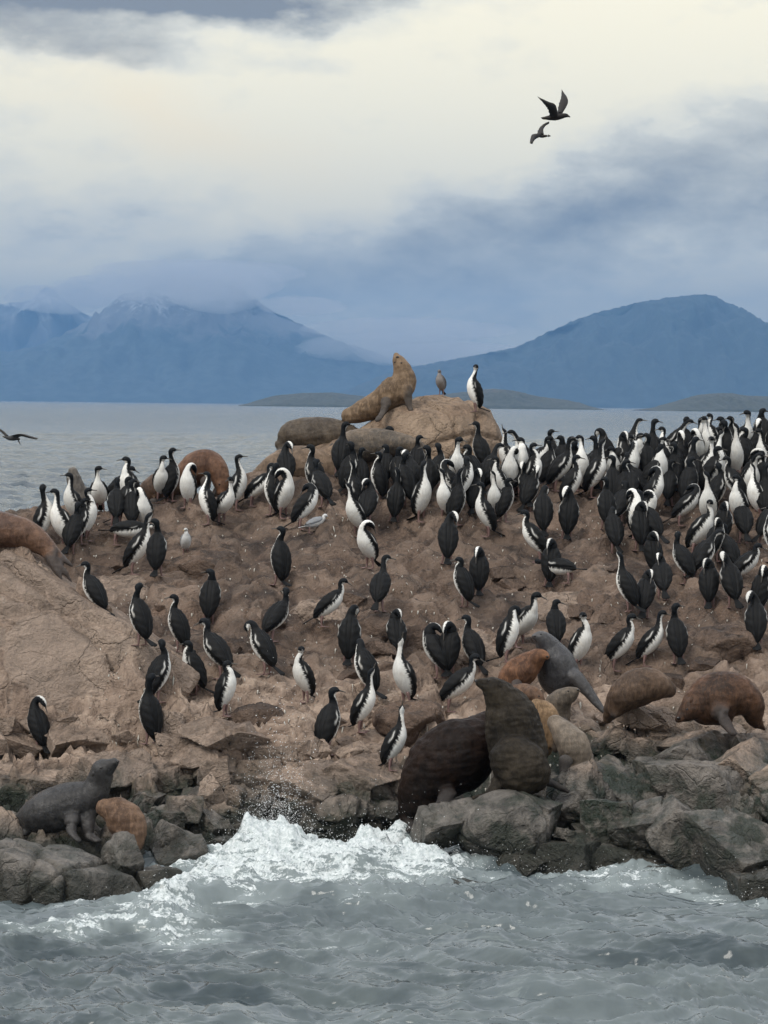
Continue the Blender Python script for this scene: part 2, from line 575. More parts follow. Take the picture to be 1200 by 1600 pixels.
def terrain_height(X, Y):
    base = bilin(_cx, _cy, _Z, X, Y)
    wx = X + 0.35 * fbm(X * 0.8, Y * 0.8, 41, 4)
    wy = Y + 0.35 * fbm(X * 0.8, Y * 0.8, 47, 4)
    # left crag: slanting slab standing in front of the slope
    ycr = 28.6 - 0.71 * (wx + 2.54)
    zcr = 1.70 - 0.73 * (wx + 2.54)
    crag = np.where(wy < ycr, zcr - 1.02 * (ycr - wy), zcr - 2.6 * (wy - ycr))
    crag = np.minimum(crag, 2.95 + 0.1 * fbm(X, Y, 5, 3))
    on_crag = sst(-0.05, 0.15, crag - base)
    H = np.maximum(base, crag)
    H = H - 0.9 * sst(-1.75, -2.05, X) * sst(24.75, 24.45, Y)
    shore = sst(1.15, 0.35, base) * (1 - 0.5 * on_crag)
    shore = np.clip(shore + 0.35 * sst(1.9, 1.1, base), 0, 1)
    back_m = 1 - sst(35.0, 36.5, Y)
    # rounded lumps of the trampled slope
    l1 = fbm(wx * 0.95, wy * 0.95, 3, 4)
    l2 = np.abs(fbm(wx * 1.7, wy * 1.7, 9, 4))
    H = H + (0.12 * l1 + 0.15 * (l2 - 0.35)) * (0.5 + 0.5 * back_m) * (1 - 0.65 * on_crag)
    # outcropping rounded stones in the slope
    f1, f2, cx, cy, hx = voro(wx * 0.85 + 5, wy * 0.85, 21)
    dome = np.clip(1 - (f1 / 0.42) ** 2, 0, 1) ** 0.6
    H = H + dome * np.where(hx > 0.52, 0.20 * (hx - 0.3), 0) * (1 - shore) * (0.35 + 0.65 * back_m)
    f1, f2, cx, cy, hx = voro(wx * 2.3 + 1, wy * 2.3, 27)
    dome = np.clip(1 - (f1 / 0.45) ** 2, 0, 1) ** 0.7
    H = H + dome * np.where(hx > 0.6, 0.085 * hx, 0) * (1 - 0.6 * shore)
    # broken blocks of the shore
    for sc, amp, tl, sd in ((1.25, 0.16, 0.38, 31), (2.9, 0.085, 0.50, 33), (6.5, 0.035, 0.45, 35)):
        f1, f2, cx, cy, hx = voro(wx * sc, wy * sc * 1.15, sd)
        tx = (_hash(np.floor(cx * 997), np.floor(cy * 991), sd + 1) - 0.5) * 2
        ty = (_hash(np.floor(cx * 983), np.floor(cy * 977), sd + 2) - 0.5) * 2
        blk = (hx - 0.5) * 2 * amp + ((wx * sc - cx) * tx + (wy * sc * 1.15 - cy) * ty) * tl / sc * 0.9
        crev = -sst(0.10, 0.0, f2 - f1) * amp * 0.55
        H = H + (blk + crev) * (shore + 0.10 * (1 - shore)) + (blk * 0.75 + crev * 1.4) * on_crag * (0.9 if sc > 2 else 0.6) * (1 - shore)
    # diagonal strata on the crag
    st = (X * 0.55 + Y * 1.0 + 0.15 * fbm(X * 2, Y * 2, 61, 3)) * 3.2
    fr = st - np.floor(st)
    H = H + on_crag * (0.07 * (fr - 0.5) * _hash(np.floor(st), np.floor(st * 0), 3))
    # fine relief
    H = H + 0.020 * fbm(X * 6, Y * 6, 71, 4) + 0.008 * fbm(X * 14, Y * 14, 77, 3)
    H = H - 2.5 * sst(6.4, 8.3, np.abs(X))
    pale = np.clip(on_crag + sst(1.55, 1.05, base) + 0.25 * (dome > .2), 0, 1)
    return np.maximum(H, -1.6), pale


HZ, PALE = terrain_height(GX, GY)
me = new_mesh('rocky_islet', np.stack([GX.ravel(), GY.ravel(), HZ.ravel()], 1), grid_faces(len(LY), len(LX)))
add_f(me, 'pale', PALE)
islet = obj('rocky_islet', me, M_ROCK)
tag(islet, kind='structure')
_yi = np.arange(len(LY))


def hgt(x, y):
    i = np.clip((np.asarray(x) - LX[0]) / 0.031, 0, len(LX) - 1.01)
    j = np.interp(y, LY, _yi)
    j = np.clip(j, 0, len(LY) - 1.01)
    i0, j0 = np.floor(i).astype(int), np.floor(j).astype(int)
    fi, fj = i - i0, j - j0
    return (HZ[j0, i0] * (1 - fi) + HZ[j0, i0 + 1] * fi) * (1 - fj) + (HZ[j0 + 1, i0] * (1 - fi) + HZ[j0 + 1, i0 + 1] * fi) * fj


_DS = np.arange(20.7, 40.0, 0.012)
_bvhs = []


def hit(px, py, use_rocks=True, mn=0.25):
    """first point of the islet seen through a pixel (crest if the ray passes over it)"""
    v = ray(px, py)
    xs = v.x / v.y * _DS
    zs = CAM_H + v.z / v.y * _DS
    g = hgt(xs, _DS)
    below = np.nonzero(g >= zs)[0]
    d = None
    if len(below):
        d = _DS[below[0]]
        p = Vector((v.x / v.y * d, d, float(hgt(v.x / v.y * d, d))))
    else:
        sel = (_DS > 30)
        k = np.argmax(np.where(sel, (g - CAM_H) / _DS, -9))
        d = _DS[k]
        p = Vector((xs[k], d, float(g[k])))
    if use_rocks:
        for bv, near in _bvhs:
            loc, nrm, idx, dist = bv.ray_cast(Vector((0, 0, CAM_H)), v)
            if loc is not None and (loc.y < p.y or (not len(below) and mn < 0)) and nrm.z > mn:
                p = loc.copy()
    return p


def top_of(px, y0, y1):
    """highest boulder point seen in a pixel column"""
    for k in range(int((y1 - y0) * 2)):
        v = ray(px, y0 + k * .5)
        for bv, near in _bvhs:
            loc, nrm, idx, dist = bv.ray_cast(Vector((0, 0, CAM_H)), v)
            if loc is not None:
                return loc + Vector((0, .05, 0))
    return hit(px, y1)


# ------------------------------------------------------------------ boulders (pieces of the islet)
def ico(sub):
    import bmesh
    bm = bmesh.new()
    bmesh.ops.create_icosphere(bm, subdivisions=sub, radius=1.0)
    co = np.array([v.co[:] for v in bm.verts])
    fc = np.array([[v.index for v in f.verts] for f in bm.faces])
    bm.free()
    return co, fc


ICO = {s: ico(s) for s in (2, 3, 4, 5, 6)}


def noise3(p, f, seed, octv=4):
    return (fbm(p[:, 0] * f + p[:, 2] * f * 0.37, p[:, 1] * f + 3.1, seed, octv) + fbm(p[:, 1] * f + 7.7, p[:, 2] * f - p[:, 0] * f * 0.31, seed + 5, octv)
            + fbm(p[:, 2] * f, p[:, 0] * f + 5.5, seed + 9, octv)) / 3


def rock_shape(size, seed, planes=14, cut=0.62, sub=4, rough=0.05, rotz=0.0, tilt=0.0, soft=0.0, blocky=True, extra=()):
    rs = np.random.default_rng(seed)
    co, fc = ICO[sub]
    p = co.copy()
    q_, _ = np.linalg.qr(rs.normal(size=(3, 3)) * 0.35 + np.eye(3))
    nl = []
    if blocky:
        for k in range(3):
            nl += [(q_[:, k], rs.uniform(.48, .68)), (-q_[:, k], rs.uniform(.48, .68))]
    for e_n in extra:
        v_ = np.array(e_n[:3], float)
        nl.append((v_ / np.linalg.norm(v_), e_n[3]))
    for k in range(planes):
        n = rs.normal(size=3)
        n /= np.linalg.norm(n)
        nl.append((n, cut + rs.random() * (0.95 - cut)))
    for n, d in nl:
        ex = p @ n - d
        p = p - np.maximum(ex, 0)[:, None] * n[None, :] * (1 - soft)
    sz = np.array(size) * (1.28 if blocky else 1.0)
    nrm = p / np.linalg.norm(p, axis=1)[:, None]
    p = p * sz
    mean = sz.mean()
    p = p + nrm * (rough * mean * noise3(p / mean, 1.6, seed + 3, 5))[:, None]
    p = p + nrm * (rough * 0.55 * mean * (0.5 - np.abs(noise3(p / mean, 4.0, seed + 8, 4))))[:, None]
    # a few fissures cut into the stone
    for k in range(5):
        n = rs.normal(size=3)
        n[2] *= 0.5
        n /= np.linalg.norm(n)
        dd = (p / mean) @ n + 0.12 * noise3(p / mean, 2.0, seed + 20 + k, 3) - rs.uniform(-0.35, 0.35)
        p = p - nrm * (0.075 * mean * np.exp(-(dd / 0.030) ** 2))[:, None] * (1 if rough > 0.02 else 0.4)
    c, s = math.cos(rotz), math.sin(rotz)
    ct, st_ = math.cos(tilt), math.sin(tilt)
    p = p @ np.array([[ct, 0, -st_], [0, 1, 0], [st_, 0, ct]])
    p = p @ np.array([[c, s, 0], [-s, c, 0], [0, 0, 1]])
    return p, fc


def rock(center, size, seed, mat=M_STONE, label=None, name='boulder', bv=True, **kw):
    p, fc = rock_shape(size, seed, **kw)
    me = new_mesh(name, p, fc)
    o = obj(name, me, mat, islet, center)
    if label:
        o['label'] = label
    if bv:
        pc = p + np.array(center)[None, :]
        _bvhs.append((BVHTree.FromPolygons([tuple(v) for v in pc], [tuple(f) for f in fc]), center[1]))
    return o


def rock_px(px, py, wpx, hpx, seed, d=None, deep=0.9, **kw):
    """boulder whose picture is centred at a pixel; stands where that line of sight meets the ground"""
    if d is None:
        d = hit(px, py + hpx * 0.30, False).y + 0.10
    s = d / F
    c = at(px, py, d)
    return rock(c, (wpx * s / 2, wpx * s / 2 * deep, hpx * s / 2), seed, **kw)


# summit boulder under the golden sea lion
rock_px(672, 716, 262, 212, 501, d=37.0, deep=0.95, mat=M_SUMMIT, planes=5, cut=0.85, sub=6, rough=0.09, soft=0.10, label='pale tan summit boulder', blocky=False,
        extra=((0, 0, 1, .86), (.03, -.3, .95, .84), (.95, 0, .20, .84), (-.55, 0, .8, .80), (.6, 0, .75, 1.02), (-1, 0, 0, .93)))
rock_px(590, 735, 250, 110, 502, blocky=False, d=36.5, mat=M_SUMMIT, planes=9, cut=0.75, sub=5, rough=0.10, soft=0.25)
# the big pale slab leaning at the left
rock((-3.42, 29.05, 1.42), (1.75, 1.05, 1.25), 507, M_STONE, label='large smooth pinkish tan slab at the left edge', blocky=False, planes=6, cut=0.80, sub=6, rough=0.05, soft=0.05,
     extra=((.65, 0, .76, .55), (0, -.72, .69, .56), (.85, -.5, .2, .80), (.2, -.9, .4, .72)))
# left grey boulder at the water
rock_px(70, 1405, 330, 200, 511, blocky=False, d=23.4, deep=0.8, mat=M_GREY, planes=16, cut=0.66, sub=6, rough=0.07, soft=0.15, label='large smooth grey boulder at the waterline', tilt=0.12)
rock_px(190, 1345, 60, 82, 512, d=23.6, mat=M_GREY, planes=9, cut=0.78, sub=4, rough=0.06)
rock_px(160, 1432, 130, 60, 513, d=23.1, mat=M_GREY, planes=10, cut=0.70, sub=5)
rock_px(15, 1450, 90, 50, 514, d=22.6, mat=M_GREY, planes=14, cut=0.66, sub=4)
# boulder under the sitting bull
rock_px(795, 1300, 170, 132, 521, blocky=False, d=25.3, deep=0.9, mat=M_GREY, planes=10, cut=0.76, sub=6, rough=0.06, soft=0.15, label='smooth dark boulder under the sitting bull')
rock_px(690, 1290, 120, 70, 522, d=25.4, mat=M_GREY, planes=12, cut=0.7, sub=5, tilt=-0.3)
rock_px(905, 1270, 110, 150, 523, d=25.8, mat=M_STONE, planes=14, cut=0.66, sub=5)
# right shore: angular blocks
RB = [(985, 1235, 150, 60, .5, 0), (1060, 1205, 150, 80, -.3, 1), (1040, 1225, 120, 95, .2, 1), (1120, 1250, 200, 120, .55, 1), (1175, 1225, 150, 110, .5, 0), (950, 1290, 110, 90, .2, 0),
      (1010, 1300, 110, 100, -.6, 1), (1075, 1310, 140, 100, .6, 1), (1150, 1330, 180, 110, .3, 1), (890, 1340, 100, 70, 0, 1), (975, 1350, 120, 60, .2, 1), (1050, 1365, 120, 55, 0, 1),
      (1190, 1385, 140, 70, 0, 1), (930, 1215, 80, 60, .3, 0), (1015, 1170, 90, 50, .2, 0), (1090, 1165, 110, 45, 0, 0), (1170, 1165, 120, 50, .1, 0), (1110, 1140, 90, 40, 0, 0),
      (1000, 1120, 90, 50, .3, 0), (960, 1160, 80, 50, -.4, 0), (1190, 1290, 110, 90, .4, 1), (870, 1380, 70, 30, 0, 1), (1245, 1250, 160, 120, .2, 0), (1260, 1350, 160, 100, 0, 1),
      (840, 1270, 70, 60, .2, 1), (830, 1345, 90, 40, .1, 1)]
for i, (px, py, wp, hp, tl, g) in enumerate(RB):
    rock_px(px, py, wp, hp, 600 + i, mat=M_GREY if g else M_STONE, planes=6, cut=0.62, sub=5, rough=0.10, soft=0.03, tilt=tl, deep=1.1, rotz=random.uniform(-.7, .7))
# middle shore stones
MB_ = [(560, 1255, 70, 60, 0.5), (600, 1270, 60, 45, 0), (470, 1320, 90, 60, 0.2), (530, 1310, 80, 60, -.2), (330, 1295, 60, 60, 0), (355, 1340, 110, 70, .2), (290, 1345, 100, 70, -.2),
       (250, 1380, 90, 60, 0), (265, 1315, 80, 60, .3), (330, 1245, 50, 60, 0), (365, 1250, 45, 60, .1), (230, 1250, 60, 30, 0), (390, 1300, 60, 50, .2), (440, 1280, 70, 60, 0),
       (300, 1390, 80, 40, 0), (225, 1405, 70, 50, .2), (345, 1390, 60, 30, 0), (640, 1310, 80, 40, .2), (740, 1405, 130, 60, .1), (700, 1390, 70, 30, 0)]
for i, (px, py, wp, hp, tl) in enumerate(MB_):
    if py > 1395 and px > 600:
        v = at_sea(px, py + 18)
        rock(Vector((v.x, v.y + .5, 0.02)), (wp * v.y / F / 2, 0.35, hp * v.y / F / 2), 700 + i, M_GREY, planes=12, cut=0.6, sub=5, rough=0.05, tilt=tl)
    else:
        rock_px(px, py, wp, hp, 700 + i, mat=M_GREY if py > 1300 else M_STONE, planes=6, cut=0.60, sub=5, rough=0.09, soft=0.0, tilt=tl, rotz=random.uniform(-1, 1))
for i, (px, py, wp, hp) in enumerate([(500, 965, 95, 80), (585, 975, 80, 60), (290, 1060, 60, 45), (640, 1115, 90, 60), (175, 925, 120, 70), (330, 880, 110, 50), (880, 945, 110, 50),
                                      (1140, 1000, 110, 60), (740, 1010, 100, 60), (400, 1120, 80, 50)]):
    p = hit(px, py, False)
    k_ = p.y / F
    rock((p.x, p.y + .12, p.z - hp * k_ * .26), (wp * k_ * .62, wp * k_ * .75, hp * k_ * .62), 800 + i, M_ROCK if i % 2 else M_STONE, blocky=False, planes=9, cut=0.66, sub=5, rough=0.16, soft=0.1)
for i, (px, py, wp, hp, tl) in enumerate([(60, 1225, 170, 80, .1), (165, 1210, 130, 90, -.15), (245, 1225, 120, 80, .2), (315, 1195, 130, 60, .1), (400, 1222, 140, 80, -.1), (480, 1235, 120, 70, .2), (560, 1215, 130, 70, 0),
                                          (25, 1170, 140, 60, .1), (125, 1155, 130, 55, -.1), (350, 1150, 120, 45, .1), (275, 1165, 110, 50, .3), (620, 1235, 70, 50, 0), (20, 1260, 110, 60, .2), (440, 1185, 110, 40, .1)]):
    p = hit(px, py, False)
    k_ = p.y / F
    rock((p.x, p.y + .15, p.z - hp * k_ * .12), (wp * k_ * .5, wp * k_ * .45, hp * k_ * .5), 830 + i, M_STONE, planes=5, cut=0.62, sub=5, rough=0.09, soft=.05, tilt=tl, rotz=random.uniform(-.6, .6))
# loose stones over the shore band and the lower slope
rs_ = np.random.default_rng(5)
for i in range(330):
    px = rs_.uniform(-60, 1260)
    py = rs_.uniform(1120, 1385) if i < 290 else rs_.uniform(880, 1120)
    if 150 < i < 290:
        px, py = rs_.uniform(-20, 640), rs_.uniform(1165, 1330)
    if (620 < px < 860 and 1080 < py < 1290) or (px < 250 and py > 1170):
        continue
    wp = rs_.uniform(22, 62) * (1.0 if i < 150 else 1.25 if i < 290 else 0.8)
    p = hit(px, py, False)
    if p.z < -0.1:
        continue
    s = p.y / F
    rock((p.x, p.y, p.z - 0.08 * wp * s), (wp * s * .55, wp * s * rs_.uniform(.35, .6), wp * s * rs_.uniform(.25, .48)), 900 + i, M_STONE if i < 290 else M_ROCK,
         name='stone', bv=False, planes=5, cut=0.62, sub=4, rough=0.06, rotz=rs_.uniform(0, 6), tilt=rs_.uniform(-.3, .3))

# ------------------------------------------------------------------ sea
def sea_mesh():
    az = np.concatenate([np.linspace(-180, -30, 26)[:-1], np.linspace(-30, -9.2, 40)[:-1], np.linspace(-9.2, 9.2, 470), np.linspace(9.2, 30, 40)[1:], np.linspace(30, 180, 26)[1:-1]])
    r = [4.0]
    while r[-1] < 15900:
        x = r[-1]
        if x < 17:
            r.append(x * 1.05)
        elif x < 28:
            r.append(x + 0.032)
        elif x < 60:
            r.append(x + 0.032 + (x - 28) * 0.012)
        elif x < 420:
            r.append(x * 1.0072)
        else:
            r.append(x * 1.035)
    r = np.array(r)
    r[-1] = 16000
    A, RR = np.meshgrid(np.radians(az), r)
    X, Y = RR * np.sin(A), RR * np.cos(A)
    near = 1 - sst(45, 260, RR)
    vn = 1 - sst(20, 60, RR)
    ang = sst(30, 12, np.degrees(np.abs(A)))
    wx = X + 0.8 * gnoise(X * 0.3, Y * 0.3, 3)
    wy = Y + 0.8 * gnoise(X * 0.3 + 9, Y * 0.3, 5)
    Z = 0.10 * fbm(wx * 0.45, wy * 0.9, 101, 3) * near
    Z += 0.075 * fbm(wx * 1.1, wy * 2.2, 107, 3, ridged=True) * near
    Z += vn * 0.020 * fbm(wx * 3.2, wy * 6.5, 113, 3, ridged=True)
    # far swells
    mid = sst(26, 60, RR) * (1 - sst(320, 420, RR))
    Z += 0.20 * mid * fbm(wx * 0.22, wy * 0.42, 131, 3, ridged=True)
    Z += 0.085 * mid * (1 - sst(110, 200, RR)) * fbm(wx * 0.6, wy * 1.0, 137, 2, ridged=True)
    foam = np.zeros_like(X)
    lift = np.zeros_like(X)
    # px, py, sx, sy, strength, lift
    FB = [(60, 1478, 80, 8, .75, .05), (140, 1465, 50, 10, .9, .12), (225, 1452, 65, 20, 1.1, .20), (285, 1425, 55, 24, 1.1, .22), (345, 1395, 70, 24, 1.25, .28), (415, 1365, 55, 34, 1.3, .55),
          (432, 1336, 44, 20, 1.15, .62), (510, 1375, 90, 26, 1.25, .30), (605, 1352, 70, 28, 1.3, .62), (655, 1375, 60, 20, 1.05, .25), (560, 1345, 60, 12, .8, .2),
          (300, 1470, 50, 10, .7, .1), (640, 1420, 70, 8, .5, .05), (700, 1362, 60, 7, .9, .15), (790, 1362, 70, 7, .75, .10), (735, 1382, 70, 8, .55, .12), (690, 1400, 30, 14, .7, .1), (870, 1388, 70, 5, .6, .05), (985, 1392, 90, 9, .75, .08),
          (1085, 1402, 70, 9, .65, .06), (1170, 1425, 50, 9, .75, .05), (1220, 1405, 40, 8, .7, .05), (900, 1410, 160, 12, .35, .0), (520, 1440, 200, 14, .30, .0), (480, 1500, 260, 14, .22, .0), (840, 1470, 200, 14, .22, 0)]
    wpx = 0.30 * fbm(X * 1.4, Y * 1.4, 141, 4)
    wpy = 0.55 * fbm(X * 1.2, Y * 1.2, 149, 4)
    for px, py, sx, sy, a, lf in FB:
        a *= 0.62 if px > 665 else 0.5 if px < 100 else 1.0
        c = at_sea(px, py)
        ssx = sx * c.y / F
        ssy = sy * c.y * c.y / (CAM_H * F)
        g = np.exp(-(((X + wpx - c.x) / ssx) ** 2 + ((Y + wpy - c.y) / ssy) ** 2))
        foam = np.maximum(foam, 0) + a * g * (1 - 0.25 * np.clip(foam, 0, 1))
        lift = np.maximum(lift, lf * g)
    froth = fbm(X * 9, Y * 9, 151, 4)
    fro2 = fbm(X * 26, Y * 26, 157, 3, ridged=True)
    clump = 0.5 + 0.5 * fbm(X * 3.1, Y * 2.2, 159, 4)
    fm = np.clip(foam, 0, 1.2)
    Z += lift * (0.26 + 0.30 * clump) + vn * np.clip(foam, 0, 1) * (0.022 * froth + 0.018 * fro2 + 0.045 * np.abs(fbm(X * 4.0, Y * 7, 163, 3)))
    # a bulging wave back in front of the breaker
    c = at_sea(520, 1440)
    Z += 0.16 * np.exp(-(((X - c.x) / 1.5) ** 2 + ((Y - c.y - 0.25 * (X - c.x) * 0.2) / 0.55) ** 2))
    Z = Z * (0.2 + 0.8 * ang)
    Z[-1, :] = 0
    co = np.stack([X.ravel(), Y.ravel(), Z.ravel()], 1)
    fcs = grid_faces(len(r), len(az), wrap=True)[:, ::-1]
    # close the middle
    nc = len(az)
    co = np.concatenate([co, [[0, 0, 0]]])
    me = bpy.data.meshes.new('sea')
    me = new_mesh('sea', co, np.ascontiguousarray(fcs))
    add_f(me, 'foam', np.concatenate([foam.ravel(), [0]]))
    return me


def sea_material():
    m, t, b, out = material('sea_water')
    geo = t.n('ShaderNodeNewGeometry')
    pos = geo.outputs['Position']
    fa = t.n('ShaderNodeAttribute', attribute_name='foam').outputs['Fac']
    mp = t.n('ShaderNodeMapping')
    t.l(pos, mp.inputs['Vector'])
    mp.inputs['Scale'].default_value = (0.38, 1.0, 1.0)
    ln = t.n('ShaderNodeVectorMath', operation='LENGTH')
    t.l(pos, ln.inputs[0])
    dist = ln.outputs['Value']
    far = t.ramp(dist, 40, 700)
    n1 = t.noise(mp.outputs[0], 2.2, 3, 0.55, 0.7)
    n2 = t.noise(mp.outputs[0], 0.42, 6, 0.65, 0.3)
    n3 = t.noise(mp.outputs[0], 0.06, 7, 0.65, 0.2)
    h = t.m('ADD', t.m('MULTIPLY', n1, t.ramp(dist, 20, 120, 0.075, 0.0)), t.m('MULTIPLY', n2, t.ramp(dist, 25, 600, 0.07, 0.0)))
    h = t.m('ADD', h, t.m('MULTIPLY', n2, t.ramp(dist, 30, 120, 0.0, 0.80)))
    h = t.m('ADD', h, t.m('MULTIPLY', n3, t.ramp(dist, 80, 700, 0.0, 6.0)))
    bp = t.n('ShaderNodeBump')
    bp.inputs['Strength'].default_value = 1.0
    bp.inputs['Distance'].default_value = 1.0
    t.l(h, bp.inputs['Height'])
    # aerated shallow water is milky
    base = t.mix(t.ramp(n3, 0.35, 0.65), (0.034, 0.052, 0.066), (0.062, 0.084, 0.098))
    base = t.mix(t.ramp(dist, 90, 26), base, t.mix(t.ramp(n2, 0.35, 0.65), (0.042, 0.057, 0.064), (0.108, 0.130, 0.137)))
    film = t.noise(mp.outputs[0], 2.0, 8, 0.75, 1.6)
    base = t.mix(t.m('MULTIPLY', t.ramp(film, 0.58, 0.70), t.ramp(dist, 80, 26, 0, 0.40)), base, (0.30, 0.335, 0.325))
    milk = t.mix(t.ramp(fa, 0.02, 0.45), base, (0.19, 0.222, 0.225))
    nd = t.ramp(t.noise(pos, 1.6, 5, 0.6, 0.5), 0.35, 0.65)
    milk = t.mix(t.m('MULTIPLY', t.m('MULTIPLY', nd, t.ramp(dist, 30, 18)), 0.35), milk, (0.15, 0.175, 0.17))
    # foam lace
    fz = t.noise(mp.outputs[0], 6.5, 8, 0.72, 1.2)
    fz2 = t.noise(pos, 30, 5, 0.7, 0.8)
    th = t.m('ADD', t.m('MULTIPLY', fa, 0.52), t.m('MULTIPLY', t.m('SUBTRACT', fz, 0.5), 3.3))
    th = t.m('ADD', th, t.m('MULTIPLY', t.m('SUBTRACT', fz2, 0.5), 0.9))
    fmask = t.m('MULTIPLY', t.ramp(th, 0.38, 0.62), t.ramp(fa, 0.05, 0.3))
    # small whitecaps out at sea
    cap = t.m('MULTIPLY', t.ramp(t.noise(mp.outputs[0], 0.9, 6, 0.7, 0.2), 0.70, 0.76), t.ramp(dist, 60, 160, 0.0, 0.4))
    fmask = t.m('MAXIMUM', fmask, cap)
    c = t.mix(fmask, milk, t.mix(t.ramp(fz2, 0.3, 0.7), (0.34, 0.39, 0.39), (0.66, 0.69, 0.69)))
    t.l(c, b.inputs['Base Color'])
    rg = t.mix(fmask, t.mix(far, (0.15,) * 3, (0.14,) * 3), (0.85,) * 3)
    t.l(rg, b.inputs['Roughness'])
    b.inputs['IOR'].default_value = 1.33
    t.l(bp.outputs[0], b.inputs['Normal'])
    return m


sea = obj('sea', sea_mesh(), sea_material())
tag(sea, kind='structure')

# spray thrown up where the swell breaks
def spray():
    rs = np.random.default_rng(77)
    co0, fc0 = np.array([[1, 0, -.7], [-1, 0, -.7], [0, 1, .7], [0, -1, .7]], float), np.array([[0, 2, 1], [0, 1, 3], [0, 3, 2], [1, 2, 3]])
    co0, fc0 = ICO[2] if False else (co0, fc0)
    C, Fc = [], []
    n = 0
    src = [(432, 1335, 26, 1.0, 5200), (400, 1360, 40, .5, 700), (470, 1350, 40, .45, 700), (605, 1345, 60, .45, 1300), (660, 1350, 50, .35, 600), (530, 1355, 60, .3, 600), (300, 1410, 60, .2, 500),
           (790, 1355, 60, .28, 260), (850, 1362, 50, .28, 260), (980, 1385, 80, .22, 280), (1170, 1400, 40, .28, 180), (720, 1350, 50, .3, 300), (210, 1440, 60, .15, 250)]
    for px, py, sx, hh, cnt in src:
        for k in range(cnt):
            v = at_sea(px + rs.normal() * sx, py + 8)
            z = 0.08 + abs(rs.normal()) ** 1.6 * hh * 0.26
            x = v.x
            if px == 435:      # the plume leans left with a curl to the right
                x = v.x * 1.0 + 0.10 * math.sin(z * 9)
            s = rs.uniform(0.0016, 0.0042) * (1.6 if rs.random() < .12 else 1)
            rot = rs.normal(size=(3, 3))
            qq, _ = np.linalg.qr(rot)
            C.append((co0 * s) @ qq + np.array([x, v.y + rs.normal() * .25, z]))
            Fc.append(fc0 + n)
            n += 4
    me = new_mesh('sea_spray', np.concatenate(C), np.concatenate(Fc))
    return me


sp_m = plain('spray_white', (0.86, 0.88, 0.88), 0.5, 0.05)
tag(obj('sea_spray', spray(), sp_m), 'fine white droplets of sea spray thrown up by the breaking wave', 'spray', kind='stuff')

# ------------------------------------------------------------------ mountains and far islands
def ridge(name, prof, D, depth, seed, mat, rug=0.05, nx=420, ny=120, label=None):
    """prof: list of (px, py) of the skyline; the range stands D metres away and falls off both ways"""
    pts = [at(px, py, D) for px, py in prof]
    xs = np.array([p.x for p in pts])
    zs = np.array([max(p.z, -8) for p in pts])
    X = np.linspace(xs[0], xs[-1], nx)
    Zp = np.interp(X, xs, zs)
    V = np.linspace(-1, 1, ny)
    H = zs.max()
    XX, VV = np.meshgrid(X, V)
    sc = 7.0 / (xs[-1] - xs[0])
    spur = fbm(XX * sc * 2.0, VV * 1.6, seed, 6, 0.55, ridged=True)
    shape = np.clip(1 - np.abs(VV) ** 1.05, 0, 1)
    ZZ = Zp[None, :] * shape + H * rug * spur * (shape * (1 - shape) * 4) * np.clip(Zp[None, :] / H + .1, 0, 1)
    ZZ += H * rug * 0.10 * fbm(XX * sc * 14, VV * 8, seed + 9, 4) * shape
    ZZ = np.where(np.abs(VV) > 0.985, -8, ZZ)
    YY = D + VV * depth / 2 + (H * 1.2) * fbm(XX * sc, VV, seed + 4, 3) * shape
    me = new_mesh(name, np.stack([XX.ravel(), YY.ravel(), ZZ.ravel()], 1), grid_faces(ny, nx))
    o = obj(name, me, mat)
    tag(o, label, kind='structure')
    return o


def mountain_material(name, forest, rockc, snow_z, snow_amt, fsc):
    m, t, b, out = material(name)
    geo = t.n('ShaderNodeNewGeometry')
    sp = t.n('ShaderNodeSeparateXYZ')
    t.l(geo.outputs['Position'], sp.inputs[0])
    n1 = t.noise(geo.outputs['Position'], fsc, 7, 0.65, 0.4)
    n2 = t.noise(geo.outputs['Position'], fsc * 6, 6, 0.65)
    c = t.mix(t.ramp(n2, 0.35, 0.65), forest, tuple(v * 1.8 for v in forest))
    zz = t.m('ADD', sp.outputs[2], t.m('MULTIPLY', t.m('SUBTRACT', n1, 0.5), snow_z * 0.9))
    c = t.mix(t.ramp(zz, snow_z * 0.62, snow_z * 0.82), c, rockc)
    sn = t.m('MULTIPLY', t.ramp(zz, snow_z * 0.85, snow_z * 1.1), t.ramp(n2, 0.48, 0.56))
    c = t.mix(t.m('MULTIPLY', sn, snow_amt), c, (0.75, 0.78, 0.82))
    t.l(c, b.inputs['Base Color'])
    b.inputs['Roughness'].default_value = 0.9
    return m


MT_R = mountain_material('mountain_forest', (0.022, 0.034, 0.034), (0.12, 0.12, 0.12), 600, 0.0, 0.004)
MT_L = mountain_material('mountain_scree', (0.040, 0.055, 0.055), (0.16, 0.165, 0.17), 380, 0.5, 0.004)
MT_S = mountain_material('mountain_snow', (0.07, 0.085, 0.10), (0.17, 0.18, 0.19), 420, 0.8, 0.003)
MT_I = mountain_material('island_heath', (0.030, 0.033, 0.022), (0.09, 0.08, 0.062), 30, 0.0, 0.03)

